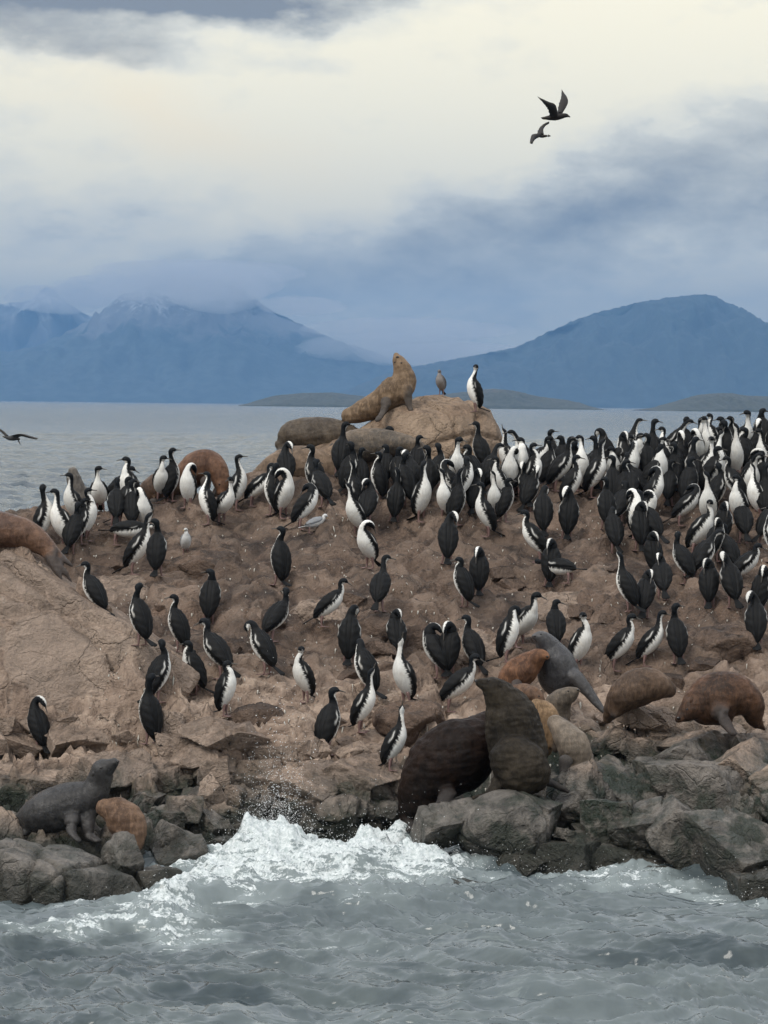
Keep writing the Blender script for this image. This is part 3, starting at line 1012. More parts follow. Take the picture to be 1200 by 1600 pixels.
ridge('mountain', [(430, 632), (530, 614), (600, 585), (640, 575), (690, 565), (740, 556), (800, 545), (850, 522), (900, 499), (950, 482), (1000, 472), (1040, 466), (1080, 462),
                   (1120, 462), (1160, 467), (1172, 478), (1200, 500), (1280, 540), (1400, 590), (1560, 640)], 9000, 2600, 11, MT_R, 0.11,
      label='flat topped blue mountain across the channel')
ridge('mountain', [(-700, 540), (-400, 530), (-150, 556), (0, 548), (60, 536), (120, 515), (160, 488), (200, 462), (250, 448), (300, 436), (350, 432), (390, 458), (430, 490), (480, 512), (530, 535),
                   (620, 562), (700, 588), (800, 612), (1050, 640)], 11500, 3200, 23, MT_L, 0.13, label='cloud capped blue mountain across the channel')
ridge('mountain', [(-600, 470), (-300, 500), (-120, 480), (-40, 486), (0, 478), (20, 474), (40, 466), (55, 459), (75, 450), (95, 456), (115, 474), (140, 492), (180, 515), (240, 560), (330, 600), (420, 632)],
      13600, 2000, 37, MT_S, 0.10, label='distant snow streaked peaks at the far left')
ridge('island', [(380, 633), (400, 626), (430, 618), (470, 614), (520, 613), (560, 618), (600, 621), (640, 620), (690, 616), (735, 611), (770, 607), (800, 610), (840, 619), (880, 624), (905, 629), (935, 640)],
      3300, 300, 51, MT_I, 0.12, nx=300, ny=40, label='low dark wooded island behind the summit boulder')
ridge('island', [(1005, 641), (1030, 636), (1060, 625), (1090, 617), (1120, 614), (1140, 614), (1165, 618), (1200, 619), (1260, 616), (1340, 622), (1450, 640)],
      3000, 300, 57, MT_I, 0.12, nx=300, ny=40, label='low brown island at the right edge')

# ------------------------------------------------------------------ haze
def box_mesh(name, lo, hi):
    v = [(x, y, z) for x in (lo[0], hi[0]) for y in (lo[1], hi[1]) for z in (lo[2], hi[2])]
    f = [(0, 1, 3, 2), (4, 6, 7, 5), (0, 4, 5, 1), (2, 3, 7, 6), (0, 2, 6, 4), (1, 5, 7, 3)]
    me = bpy.data.meshes.new(name)
    me.from_pydata(v, [], f)
    me.update()
    return me


def volume_material(name, col, dens, aniso=0.0):
    m = bpy.data.materials.new(name)
    m.use_nodes = True
    t = NT(m.node_tree)
    out = t.n('ShaderNodeOutputMaterial')
    v = t.n('ShaderNodeVolumePrincipled')
    v.inputs['Color'].default_value = (*col, 1)
    v.inputs['Density'].default_value = dens
    v.inputs['Anisotropy'].default_value = aniso
    t.l(v.outputs[0], out.inputs['Volume'])
    return m


HAZE_D = 0.00012
hz = obj('haze', box_mesh('haze', (-17000, -17000, -9.5), (17000, 17000, 640)), volume_material('haze_air', (0.165, 0.335, 0.60), HAZE_D, 0.0))
tag(hz, 'thin blue air haze over the channel', kind='stuff')

ci_, fi_ = ICO[4]
MIST = volume_material('mist', (0.97, 0.97, 0.98), 0.0015, 0.2)
for k, (px, py, rx, ry, D_) in enumerate([(330, 440, 120, 30, 10900), (250, 452, 110, 24, 10700), (310, 425, 170, 18, 10500), (170, 455, 90, 26, 12300), (470, 478, 70, 14, 10600),
                                          (90, 468, 80, 22, 12500), (640, 515, 170, 18, 10700), (340, 455, 80, 34, 10300), (610, 545, 150, 26, 10700), (720, 556, 150, 22, 10600)]):
    c_ = at(px, py, D_)
    sc_ = D_ / F
    pm = ci_ * np.array([rx * sc_, 500, ry * sc_])
    pm = pm * (1 + 0.16 * noise3(ci_, 1.7, 60 + k, 4))[:, None]
    tag(obj('low_cloud', new_mesh('low_cloud', pm, fi_), MIST, None, c_), kind='stuff')['label'] = 'soft grey cloud wrapped round the top of the left mountain'

# ------------------------------------------------------------------ lofted bodies
def catmull(P, n):
    P = np.asarray(P, float)
    k = len(P)
    t = np.linspace(0, k - 1, n)
    i = np.clip(np.floor(t).astype(int), 0, k - 2)
    f = (t - i)[:, None]
    g = lambda j: P[np.clip(j, 0, k - 1)]
    p0, p1, p2, p3 = g(i - 1), g(i), g(i + 1), g(i + 2)
    return 0.5 * (2 * p1 + (p2 - p0) * f + (2 * p0 - 5 * p1 + 4 * p2 - p3) * f ** 2 + (3 * p1 - p0 - 3 * p2 + p3) * f ** 3)


class Loft:
    """tube along a spine; rows of ctl: x,y,z, lateral radius, ventral radius, ref(x,y,z) = belly direction"""
    def __init__(self, ctl, nr=70, ns=30):
        c = catmull(ctl, nr)
        self.C = c[:, :3]
        self.ra = np.maximum(c[:, 3], 0.0015)
        self.rb = np.maximum(c[:, 4], 0.0015)
        T = np.gradient(self.C, axis=0)
        T /= np.linalg.norm(T, axis=1)[:, None]
        V = c[:, 5:8]
        V = V - (V * T).sum(1)[:, None] * T
        V /= np.linalg.norm(V, axis=1)[:, None]
        self.T, self.V = T, V
        self.L = np.cross(V, T)
        self.nr, self.ns = nr, ns

    def surf(self, s, th, off=0.0):
        i = s * (self.nr - 1)
        def g(A):
            if A.ndim == 1:
                return np.interp(i, np.arange(self.nr), A)
            return np.stack([np.interp(i, np.arange(self.nr), A[:, k]) for k in range(A.shape[1])], -1)
        C, V, L, ra, rb = g(self.C), g(self.V), g(self.L), g(self.ra), g(self.rb)
        return C + ((ra + off) * np.sin(th))[..., None] * L + ((rb + off) * np.cos(th))[..., None] * V

    def mesh(self, name, colf=None):
        s = np.linspace(0, 1, self.nr)
        th = np.linspace(0, 2 * np.pi, self.ns, endpoint=False)
        S, TH = np.meshgrid(s, th, indexing='ij')
        P = self.surf(S, TH).reshape(-1, 3)
        n0 = len(P)
        P = np.concatenate([P, self.C[:1], self.C[-1:]])
        fc = grid_faces(self.nr, self.ns, wrap=True)
        me = bpy.data.meshes.new(name)
        faces = [tuple(int(q) for q in f) for f in fc]
        for k in range(self.ns):
            faces.append((int((k + 1) % self.ns), int(k), n0))
            b = (self.nr - 1) * self.ns
            faces.append((b + k, b + (k + 1) % self.ns, n0 + 1))
        me = new_mesh(name, P, faces)
        if colf is not None:
            tt = np.where(TH > np.pi, TH - 2 * np.pi, TH).ravel()
            cc = colf(S.ravel(), tt)
            cc = np.concatenate([cc, cc[:1], cc[-1:]])
            add_col(me, 'col', cc)
        return me


WHITE = np.array((0.74, 0.73, 0.69))
BLACK = np.array((0.0045, 0.006, 0.008))
BROWNB = np.array((0.0075, 0.0077, 0.0080))

BODY = [(-.122, .068, .010, .008), (-.108, .092, .034, .026), (-.082, .145, .070, .058), (-.045, .215, .096, .086), (-.004, .290, .104, .097),
        (.030, .360, .092, .090), (.048, .420, .066, .068)]
NECKS = {
    'tall': [(.050, .475, .042, .045), (.043, .525, .032, .034), (.040, .572, .029, .031), (.050, .608, .036, .036), (.076, .624, .034, .032), (.100, .622, .020, .018), (.113, .620, .008, .007)],
    'mid': [(.062, .465, .045, .048), (.052, .508, .034, .036), (.034, .540, .030, .032), (.042, .574, .036, .036), (.068, .590, .034, .032), (.092, .587, .020, .018), (.105, .584, .008, .007)],
    'hunch': [(.056, .455, .054, .056), (.044, .486, .043, .044), (.036, .508, .036, .037), (.046, .530, .038, .038), (.070, .542, .034, .032), (.094, .538, .020, .018), (.107, .535, .008, .007)],
    'up': [(.056, .475, .042, .046), (.058, .528, .032, .035), (.060, .575, .028, .030), (.066, .608, .030, .031), (.080, .634, .028, .028), (.094, .655, .019, .018), (.100, .668, .008, .007)],
    'crane': [(.066, .470, .042, .046), (.088, .518, .032, .034), (.112, .556, .028, .030), (.138, .584, .030, .031), (.166, .592, .030, .028), (.190, .588, .019, .018), (.203, .585, .008, .007)],
}
# necks in 3-D: x, y, z, ra, rb, refx, refy, refz
NECK3 = {
    'preen': [(.056, .004, .470, .048, .050, 1, 0, 0), (.054, .016, .512, .038, .040, .8, .3, .6), (.030, .040, .540, .034, .036, .1, .5, 1), (-.006, .058, .534, .032, .034, -.5, .5, .8),
              (-.036, .068, .506, .030, .030, -.7, .6, .3), (-.054, .074, .476, .020, .018, -.7, .6, .2), (-.060, .076, .460, .008, .007, -.7, .6, .2)],
    'chest': [(.062, 0, .465, .046, .048, 1, 0, 0), (.070, .010, .508, .036, .038, 1, 0, -.2), (.092, .026, .530, .031, .033, .3, .2, -1), (.118, .040, .518, .031, .032, -.8, .2, -.6),
              (.128, .046, .490, .030, .029, -1, 0, 0), (.126, .048, .466, .019, .018, -1, 0, 0), (.124, .048, .452, .008, .007, -1, 0, 0)],
    'tuck': [(.042, .004, .458, .060, .060, 1, 0, 0), (.026, .014, .492, .048, .046, .6, 0, .8), (-.004, .028, .502, .040, .038, 0, .2, 1), (-.034, .040, .486, .032, .030, -.6, .3, .8),
             (-.052, .046, .458, .022, .020, -.7, .4, .4), (-.060, .048, .438, .014, .012, -.7, .4, .4), (-.064, .048, .428, .006, .006, -.7, .4, .4)],
}


def bird_ctl(pose, yaw=0.0, lean=0.0, fat=1.0):
    rows = []
    for x, z, ra, rb in BODY:
        rows.append([x, 0, z, ra * fat * 0.98, rb * fat * 1.02, 1, 0, -0.35])
    if pose in NECKS:
        nk = NECKS[pose]
        nk = [(x, z, ra * (.90 if i < 3 else 1), rb * (.92 if i < 3 else 1)) for i, (x, z, ra, rb) in enumerate(nk)]
        hx, hz = nk[2][0], nk[2][1]
        for i, (x, z, ra, rb) in enumerate(nk):
            if i <= 2:
                f = i / 2.0
                a = yaw * f * 0.7
                rows.append([x, 0, z, ra, rb, math.cos(a), math.sin(a), 0])
            else:
                a = yaw * (0.85 if i == 3 else 1.0)
                ox = x - hx
                rx, ry = ox * math.cos(a), ox * math.sin(a)
                refs = (math.cos(a), math.sin(a), -0.25) if i == 3 else (math.cos(a) * 0.3, math.sin(a) * 0.3, -1)
                if pose == 'up':
                    refs = (math.cos(a), math.sin(a), -0.2)
                rows.append([hx + rx, ry, z, ra, rb, *refs])
    else:
        sg = -1 if yaw < 0 else 1
        for x, y, z, ra, rb, a, b_, c in NECK3[pose]:
            rows.append([x, y * sg, z, ra, rb, a, b_ * sg, c])
    A = np.array(rows, float)
    if lean:
        c, s = math.cos(lean), math.sin(lean)
        ox, oz = -.02, .13
        x, z = A[:, 0] - ox, A[:, 2] - oz
        A[:, 0], A[:, 2] = ox + x * c + z * s, oz - x * s + z * c
        vx, vz = A[:, 5].copy(), A[:, 7].copy()
        A[:, 5], A[:, 7] = vx * c + vz * s, -vx * s + vz * c
    return A


def body_color(sv, th, cap=1.0):
    a = np.abs(np.degrees(th))
    k = 13.0
    u = sv * k                      # control index 0..13
    lim = np.interp(u, [0, 1.0, 1.8, 3, 4.5, 6, 7, 8, 9, 10, 11, 12, 13], [0, 25, 62, 74, 78, 74, 66, 60, 62, 66, 55, 30, 0])
    lim = np.where(u > 7.0, lim * cap, lim)
    jag = 5 * np.sin(u * 9.0 + np.sin(a * 0.2)) + 4 * np.sin(u * 23.0)
    wmask = sst(4, -4, a - lim - jag)[:, None]
    sheen = np.interp(u, [0, 7, 9, 13], [0, 0, 1, 1])[:, None]
    dark = BROWNB * (1 - sheen) + BLACK * sheen
    return dark * (1 - wmask) + WHITE * wmask


def gull_color(sv, th):
    a = np.abs(np.degrees(th))
    u = sv * 13
    lim = np.interp(u, [0, 2, 6, 7.5, 8.5, 13], [60, 78, 84, 120, 180, 180])
    wm = sst(4, -4, a - lim)[:, None]
    return np.array((0.20, 0.21, 0.225)) * (1 - wm) + np.array((0.55, 0.55, 0.54)) * wm


def skua_color(sv, th):
    return np.tile(np.array((0.15, 0.14, 0.135)), (len(sv), 1)) * (1 + .6 * (np.abs(th) < 1.2))[:, None]


def wing_mesh(lf, side, kind='cormorant', smax=0.50, style=0):
    nu, nv = 26, 16
    U, Vv = np.meshgrid(np.linspace(0, 1, nu), np.linspace(0, 1, nv), indexing='ij')
    s = 0.035 + (smax - 0.035) * U
    # lower edge follows the flank, upper edge nearly meets on the back
    lo = np.interp(U, [0, .15, .4, .75, .92, 1], [138, 112, 92, 84, 92, 112])
    hi = np.interp(U, [0, .2, .6, .9, 1], [172, 172, 171, 166, 150])
    th = np.radians(lo + (hi - lo) * Vv) * side
    edge = np.minimum(np.minimum(U, 1 - U) * 7, np.minimum(Vv, 1 - Vv) * 5)
    e = np.clip(edge, 0, 1)
    off = -0.006 + 0.021 * np.sqrt(e) + 0.003 * np.sin(U * 34 + Vv * 9) * e
    P = lf.surf(s, th, off).reshape(-1, 3)
    fc = grid_faces(nu, nv)
    me = new_mesh('wing', P, fc)
    if kind == 'cormorant':
        if style == 0:
            streak = np.exp(-((Vv - 0.16 - 0.20 * U + .03 * np.sin(U * 30)) / 0.045) ** 2) * sst(.52, .60, U) * sst(.90, .80, U)
        else:
            streak = 0.6 * np.exp(-((Vv - 0.06 - 0.10 * U) / 0.04) ** 2) * sst(.66, .72, U) * sst(.92, .84, U)
        feath = 0.85 + 0.5 * (np.sin(Vv * 40 + U * 6) > 0.6) * sst(.7, .2, U)
        c = BROWNB[None, None, :] * feath[..., None] * 1.15
        c = c * (1 - 0.85 * streak[..., None]) + WHITE * 0.85 * streak[..., None]
    elif kind == 'gull':
        tip = sst(.22, .08, U)[..., None]
        c = np.array((0.23, 0.24, 0.255)) * (1 - tip) + np.array((0.03, 0.03, 0.03)) * tip
    else:
        c = np.tile(np.array((0.085, 0.078, 0.072)), (nu, nv, 1))
    add_col(me, 'col', c.reshape(-1, 3))
    return me


def tail_mesh(root, direction, length=.15, w0=.022, w1=.045, col=BROWNB):
    d = Vector(direction).normalized()
    side = Vector((0, 1, 0))
    up = d.cross(side)
    P = []
    n = 7
    for i in range(6):
        f = i / 5
        wd = w0 + (w1 - w0) * f
        for j in range(n):
            g = (j / (n - 1) - .5) * 2
            ln = length * f * (1 - 0.18 * abs(g) ** 2)
            th_ = 0.006 * (1 - f * .5) * (1 - g * g * .6)
            for sgn in (1, -1):
                p = Vector(root) + d * ln + side * (g * wd) + up * (sgn * th_ + 0.004 * (1 if j % 2 else -1) * f)
                P.append(p[:])
    idx = lambda i, j, s: (i * n + j) * 2 + s
    fc = []
    for i in range(5):
        for j in range(n - 1):
            fc.append((idx(i, j, 0), idx(i + 1, j, 0), idx(i + 1, j + 1, 0), idx(i, j + 1, 0)))
            fc.append((idx(i, j, 1), idx(i, j + 1, 1), idx(i + 1, j + 1, 1), idx(i + 1, j, 1)))
    for j in range(n - 1):
        fc.append((idx(5, j, 0), idx(5, j, 1), idx(5, j + 1, 1), idx(5, j + 1, 0)))
    for i in range(5):
        fc.append((idx(i, 0, 0), idx(i, 0, 1), idx(i + 1, 0, 1), idx(i + 1, 0, 0)))
        fc.append((idx(i, n - 1, 0), idx(i + 1, n - 1, 0), idx(i + 1, n - 1, 1), idx(i, n - 1, 1)))
    me = new_mesh('tail', P, fc)
    add_col(me, 'col', np.tile(col, (len(P), 1)))
    return me


def tube(name, pts, rad, ns=8, nr=None):
    rows = []
    P = [Vector(p) for p in pts]
    for i, p in enumerate(P):
        t_ = (P[min(i + 1, len(P) - 1)] - P[max(i - 1, 0)]).normalized()
        ref = Vector((0, 1, 0)) if abs(t_.y) < .8 else Vector((0, 0, 1))
        rows.append([*p, rad[i], rad[i], *ref])
    return Loft(rows, nr or len(P) * 3, ns).mesh(name)


def join_meshes(name, meshes):
    co, fc, n = [], [], 0
    for me in meshes:
        for v in me.vertices:
            co.append(v.co[:])
        for p in me.polygons:
            fc.append(tuple(i + n for i in p.vertices))
        n += len(me.vertices)
    return new_mesh(name, co, fc)


def leg_mesh(side, sc=1.0, hip=(-.035, .035, .135), yellow=False):
    h = (hip[0], hip[1] * side, hip[2])
    a = (hip[0] - .01, hip[1] * side * 1.25, .045)
    f = (hip[0] + .0, hip[1] * side * 1.3, .012)
    leg = tube('leg', [h, a, f], [.020 * sc, .010 * sc, .009 * sc])
    # webbed foot: three toes and the skin between
    r = Vector((f[0] - .012, f[1], .010))
    toes = [r + Vector((.085, .034 * side, -.004)), r + Vector((.095, .0, -.004)), r + Vector((.078, -.030 * side, -.004)), r + Vector((-.025, -.01, -.004))]
    top, fcs = [r + Vector((0, 0, .008))], []
    vs_ = [r[:]] + [t_[:] for t_ in toes] + [(r + Vector((0, 0, .010)))[:]] + [(t_ + Vector((0, 0, .005)))[:] for t_ in toes]
    vs_ += [((toes[0] + toes[1]) / 2 + Vector((-.018, 0, .001)))[:], ((toes[1] + toes[2]) / 2 + Vector((-.018, 0, .001)))[:]]
    fcs = [(5, 6, 10, 7), (5, 7, 11, 8), (5, 8, 9), (5, 9, 6), (1, 0, 2, 10), (2, 0, 3, 11), (0, 4, 3), (0, 1, 4), (6, 1, 10), (10, 2, 7), (7, 2, 11), (11, 3, 8), (8, 3, 4, 9), (9, 4, 1, 6)]
    foot = new_mesh('foot', vs_, fcs)
    return join_meshes('leg', [leg, foot])


def bill_mesh(p, d, ln=.055, r=.0100):
    d = Vector(d).normalized()
    p = Vector(p) - d * .012
    return tube('bill', [p, p + d * ln * .5, p + d * ln * .95, p + d * (ln * 1.06) + Vector((0, 0, -.006))], [r, r * .62, r * .45, r * .15], 8)


def eye_mesh(lf, sd, at_s=0.865, r=.0052):
    co, fc = ICO[2]
    p = lf.surf(np.array([at_s]), np.array([math.radians(98) * sd]), 0.0005)[0]
    return new_mesh('eye', co * r + p, fc)


_variants = {}


def bird_parts(pose, yawc, leanc=0, kind='cormorant', style=0):
    key = (pose, yawc, leanc, kind, style)
    if key in _variants:
        return _variants[key]
    yaw = R(72) * yawc
    lean = R(leanc)
    ctl = bird_ctl(pose, yaw, lean)
    if kind != 'cormorant':
        # gulls: rounder body, short neck
        ctl[:7, 3:5] *= 1.05
    lf = Loft(ctl, 92, 36)
    colf = {'cormorant': (lambda a, b: body_color(a, b, {'tuck': .36, 'preen': .75}.get(pose, 1.0))), 'gull': gull_color, 'skua': skua_color}[kind]
    body = lf.mesh('body', colf)
    parts = [('body', body, M_PLUME)]
    for sd in (1, -1):
        parts.append(('wing', wing_mesh(lf, sd, kind, style=style), M_PLUME))
    td = -lf.T[4] + np.array((-.25, 0, 0))
    tlen = .15
    rt = lf.C[3]
    # keep the tail tip off the ground
    z_end = rt[2] + tlen * td[2] / np.linalg.norm(td)
    if z_end < 0.012:
        need = (0.012 - rt[2]) / tlen
        hx = math.sqrt(max(0.05, 1 - need * need))
        td = np.array((-hx, 0, need))
    tc_ = {'cormorant': BROWNB, 'gull': np.array((.5, .5, .5)), 'skua': np.array((.04, .034, .03))}[kind]
    parts.append(('tail', tail_mesh(rt, td, tlen, col=tc_), M_PLUME))
    parts.append(('bill', bill_mesh(lf.C[-1], lf.C[-1] - lf.C[-4], .068 if kind == 'cormorant' else .045), M_BILL if kind != 'gull' else M_BILLY))
    for sd in (1, -1):
        parts.append(('eye', eye_mesh(lf, sd), M_EYE))
        parts.append(('leg', leg_mesh(sd), M_LEG))
    for _, me, mt in parts:
        if not me.materials:
            me.materials.append(mt)
    _variants[key] = parts
    return parts


def make_bird(name, pos, ang, pose, yawc, scale, leanc=0, kind='cormorant', roll=0.0, style=0):
    e = bpy.data.objects.new(name, None)
    COL.objects.link(e)
    e.empty_display_size = 0.05
    e.location = pos
    e.rotation_euler = (roll, 0, ang)
    e.scale = (scale,) * 3
    for nm, me, mt in bird_parts(pose, yawc, leanc, kind, style):
        c = bpy.data.objects.new(nm, me)
        COL.objects.link(c)
        c.parent = e
    return e


# ------------------------------------------------------------------ sea lions (before the birds: birds never stand on them)
def chain_mesh(rows, ns=22):
    """rows: (Vector, radius) -> closed round tube"""
    P = [r[0] for r in rows]
    ctl = []
    for i, p in enumerate(P):
        t_ = (P[min(i + 1, len(P) - 1)] - P[max(i - 1, 0)]).normalized()
        ref = Vector((0, 0, -1)) if abs(t_.z) < .75 else Vector((0, -1, -.15))
        ctl.append([*p, rows[i][1], rows[i][2] if len(rows[i]) > 2 else rows[i][1], *ref])
    # round off both ends
    a, b = np.array(ctl[0]), np.array(ctl[-1])
    d0 = np.array(P[0] - P[1]) / max((P[0] - P[1]).length, 1e-6)
    d1 = np.array(P[-1] - P[-2]) / max((P[-1] - P[-2]).length, 1e-6)
    s0, e0 = [], []
    for ang in (88, 62, 36):
        q = a.copy()
        q[:3] += d0 * a[3] * math.sin(R(ang))
        q[3:5] *= max(math.cos(R(ang)), .06)
        s0.append(q)
        q = b.copy()
        q[:3] += d1 * b[3] * math.sin(R(ang))
        q[3:5] *= max(math.cos(R(ang)), .06)
        e0.insert(0, q)
    ctl = s0 + [np.array(c) for c in ctl] + e0
    return Loft(np.array(ctl), len(ctl) * 5, ns).mesh('chain')


_deps = None


def seal(label, d, chains, col1, col2, gloss=0.55, vox=0.016, eyes=None, nose=None, ear=None, wet=0.0, wrinkle=0.009, group='sea lions resting on the islet'):
    """chains: lists of (px, py, depth offset m, radius px[, flat radius px]); first chain is the trunk"""
    s = d / F
    parts = []
    cen = None
    for ch in chains:
        rows = []
        for r_ in ch:
            p = at(r_[0], r_[1], d + r_[2])
            rr = r_[3] * s
            rows.append((p, rr, (r_[4] * s if len(r_) > 4 else rr)))
        if cen is None:
            cen = sum((q[0] for q in rows), Vector()) / len(rows)
            low = min(q[0].z - q[1] for q in rows)
        parts.append(chain_mesh(rows))
    me = join_meshes('body', parts)
    org = Vector((cen.x, cen.y, low))
    n = len(me.vertices)
    co = np.empty(n * 3, np.float32)
    me.vertices.foreach_get('co', co)
    co = co.reshape(-1, 3) - np.array(org, dtype=np.float32)
    me.vertices.foreach_set('co', co.ravel())
    me.update()
    tmp = bpy.data.objects.new('tmp', me)
    COL.objects.link(tmp)
    rm = tmp.modifiers.new('r', 'REMESH')
    rm.mode = 'VOXEL'
    rm.voxel_size = vox
    sm = tmp.modifiers.new('s', 'SMOOTH')
    sm.factor = 0.6
    sm.iterations = 6
    dg = bpy.context.evaluated_depsgraph_get()
    dg.update()
    ev = tmp.evaluated_get(dg)
    m2 = bpy.data.meshes.new_from_object(ev)
    COL.objects.unlink(tmp)
    bpy.data.objects.remove(tmp)
    n = len(m2.vertices)
    co = np.empty(n * 3, np.float32)
    nr = np.empty(n * 3, np.float32)
    m2.vertices.foreach_get('co', co)
    m2.vertices.foreach_get('normal', nr)
    co, nr = co.reshape(-1, 3).astype(float), nr.reshape(-1, 3)
    sd = int(abs(org.x) * 100) + 3
    # folds of skin and uneven fat
    co = co + nr * (wrinkle * 1.8 * noise3(co, 2.6, sd, 3) + wrinkle * 1.15 * np.clip(noise3(co * np.array([1, 1, 2.2]), 8, sd + 4, 4), -1, .35))[:, None]
    # bare dark skin on the flippers
    def near(ch):
        P_ = np.array([[*(at(q[0], q[1], d + q[2]) - org), max(q[3], 4) * s] for q in ch])
        P_ = catmull(P_, len(P_) * 6)
        dd = np.linalg.norm(co[:, None, :] - P_[None, :, :3], axis=2) / P_[None, :, 3]
        return dd.min(axis=1)
    trunk = near(chains[0])
    skin = np.zeros(len(co))
    for ch in chains[1:]:
        if ch[0][3] < 19 and len(ch) > 1:
            skin = np.maximum(skin, sst(1.6, 1.15, near(ch)) * sst(0.98, 1.35, trunk))
    m2.vertices.foreach_set('co', co.astype(np.float32).ravel())
    add_f(m2, 'skin', skin)
    m2.polygons.foreach_set('use_smooth', np.ones(len(m2.polygons), dtype=bool))
    m2.update()
    m2.name = 'body'
    m2.materials.clear()
    m2.materials.append(fur_material('fur_' + label.split()[0], col1, col2, gloss, wet))
    e = bpy.data.objects.new('sea_lion', None)
    COL.objects.link(e)
    e.location = org
    tag(e, label, 'sea lion', group)
    obj('body', m2, None, e)
    for nm, lst, rr in (('eye', eyes, 3.0), ('nose', nose, 3.4), ('ear', ear, 3.0)):
        for q in (lst or []):
            # seat the feature on the skin nearest to its pixel
            v = ray(q[0], q[1])
            tr = BVHTree.FromPolygons([tuple(c) for c in co], [tuple(p.vertices) for p in m2.polygons])
            loc, nrm, idx, dist = tr.ray_cast(Vector((0, 0, CAM_H)) - org, v)
            if loc is None:
                loc, nrm, idx, dist = tr.find_nearest(at(q[0], q[1], d) - org)
            ci, fi = ICO[3]
            sc_ = (q[2] if len(q) > 2 else rr) * s
            fm = new_mesh(nm, ci * np.array([1, .8, .8 if nm != 'ear' else 1.7]) * sc_, fi)
            obj(nm, fm, M_EYE if nm != 'ear' else m2.materials[0], e, loc)
    return e


GOLD1, GOLD2 = (0.100, 0.066, 0.040), (0.25, 0.170, 0.105)
BRN1, BRN2 = (0.050, 0.028, 0.018), (0.120, 0.062, 0.034)
DRK1, DRK2 = (0.026, 0.020, 0.016), (0.060, 0.043, 0.031)
GRY1, GRY2 = (0.048, 0.044, 0.042), (0.105, 0.096, 0.088)
TAN1, TAN2 = (0.110, 0.078, 0.055), (0.200, 0.140, 0.095)
RST1, RST2 = (0.070, 0.035, 0.021), (0.150, 0.076, 0.042)

# summit group
seal('golden sea lion with its head thrown up on top of the summit boulder', 36.6,
     [[(546, 650, .0, 13), (566, 643, .0, 18), (592, 631, .0, 21), (615, 614, -.05, 25), (629, 597, -.05, 22), (629, 581, -.05, 16), (625, 569, -.05, 12.5), (621, 561, -.05, 9.5), (619, 556, -.05, 6)],
      [(634, 608, -.2, 11, 8), (638, 628, -.25, 7, 5), (642, 640, -.3, 5, 3)],
      [(604, 628, -.3, 9, 7), (598, 645, -.4, 6, 4), (590, 656, -.5, 5, 3)],
      [(546, 652, .0, 8), (538, 656, .1, 5, 3)]], GOLD1, GOLD2, 0.7, eyes=[(617, 566, 1.5), (627, 567, 1.5)], nose=[(621, 558, 2.4)])
seal('dark brown sea lion lying behind the others left of the summit boulder', 36.5,
     [[(440, 694, 0, 12), (456, 682, 0, 24), (490, 680, 0, 29), (525, 682, 0, 27), (556, 690, .1, 20), (585, 700, .2, 14)], [(445, 700, -.1, 8, 4), (434, 706, -.1, 6, 3)],
      [(520, 700, -.4, 9, 6), (505, 715, -.5, 6, 4)]], (0.050, 0.038, 0.028), (0.095, 0.072, 0.050), 0.55)
seal('tan sea lion lying low with only its broad back showing above the birds', 35.6,
     [[(405, 742, 0, 12), (430, 730, 0, 22), (462, 724, 0, 28), (495, 730, 0, 28), (525, 742, 0, 20)], [(430, 745, -.3, 9, 5), (420, 757, -.35, 6, 4)]], TAN1, TAN2, 0.7)
seal('grey brown sea lion stretched out with its pale head resting right', 35.7,
     [[(528, 712, .3, 15), (548, 700, 0, 26), (580, 695, 0, 27), (612, 692, -.05, 20), (634, 694, -.1, 15), (650, 698, -.1, 12), (661, 702, -.1, 8), (667, 705, -.1, 5)],
      [(600, 708, -.3, 9, 6), (590, 722, -.4, 6, 4)]], (0.070, 0.060, 0.050), (0.165, 0.125, 0.090), 0.6, eyes=[(650, 694, 1.4)], nose=[(667, 703, 1.8)])
seal('rust brown sea lion bowing its heavy head behind the left birds', 35.2,
     [[(278, 770, .2, 10), (290, 750, .1, 21), (308, 733, 0, 27), (327, 729, 0, 25), (341, 738, -.1, 18), (346, 754, -.15, 14), (346, 768, -.2, 9)], [(322, 752, -.3, 9, 6), (320, 772, -.35, 6, 4)]],
     RST1, RST2, 0.6, eyes=[(343, 757, 1.5)])
seal('dark brown sea lion crouched left of the rust brown one', 35.0,
     [[(218, 782, .1, 8), (232, 770, 0, 19), (250, 762, 0, 24), (268, 760, 0, 21), (280, 764, .05, 12)], [(240, 785, -.2, 8, 5), (236, 795, -.2, 5, 3)]], (0.060, 0.036, 0.024), (0.115, 0.070, 0.044), 0.6)
seal('grey sea lion sitting upright facing the water at far left', 34.6,
     [[(134, 806, .1, 20), (128, 788, .0, 20), (122, 770, 0, 17), (118, 757, 0, 13), (115, 746, 0, 12), (114, 737, 0, 8)], [(112, 790, -.1, 8, 5), (106, 806, -.1, 6, 4)],
      [(140, 800, -.1, 9), (150, 808, 0, 7, 4)]], (0.075, 0.066, 0.058), (0.135, 0.118, 0.100), 0.6, eyes=[(110, 741, 1.4)])

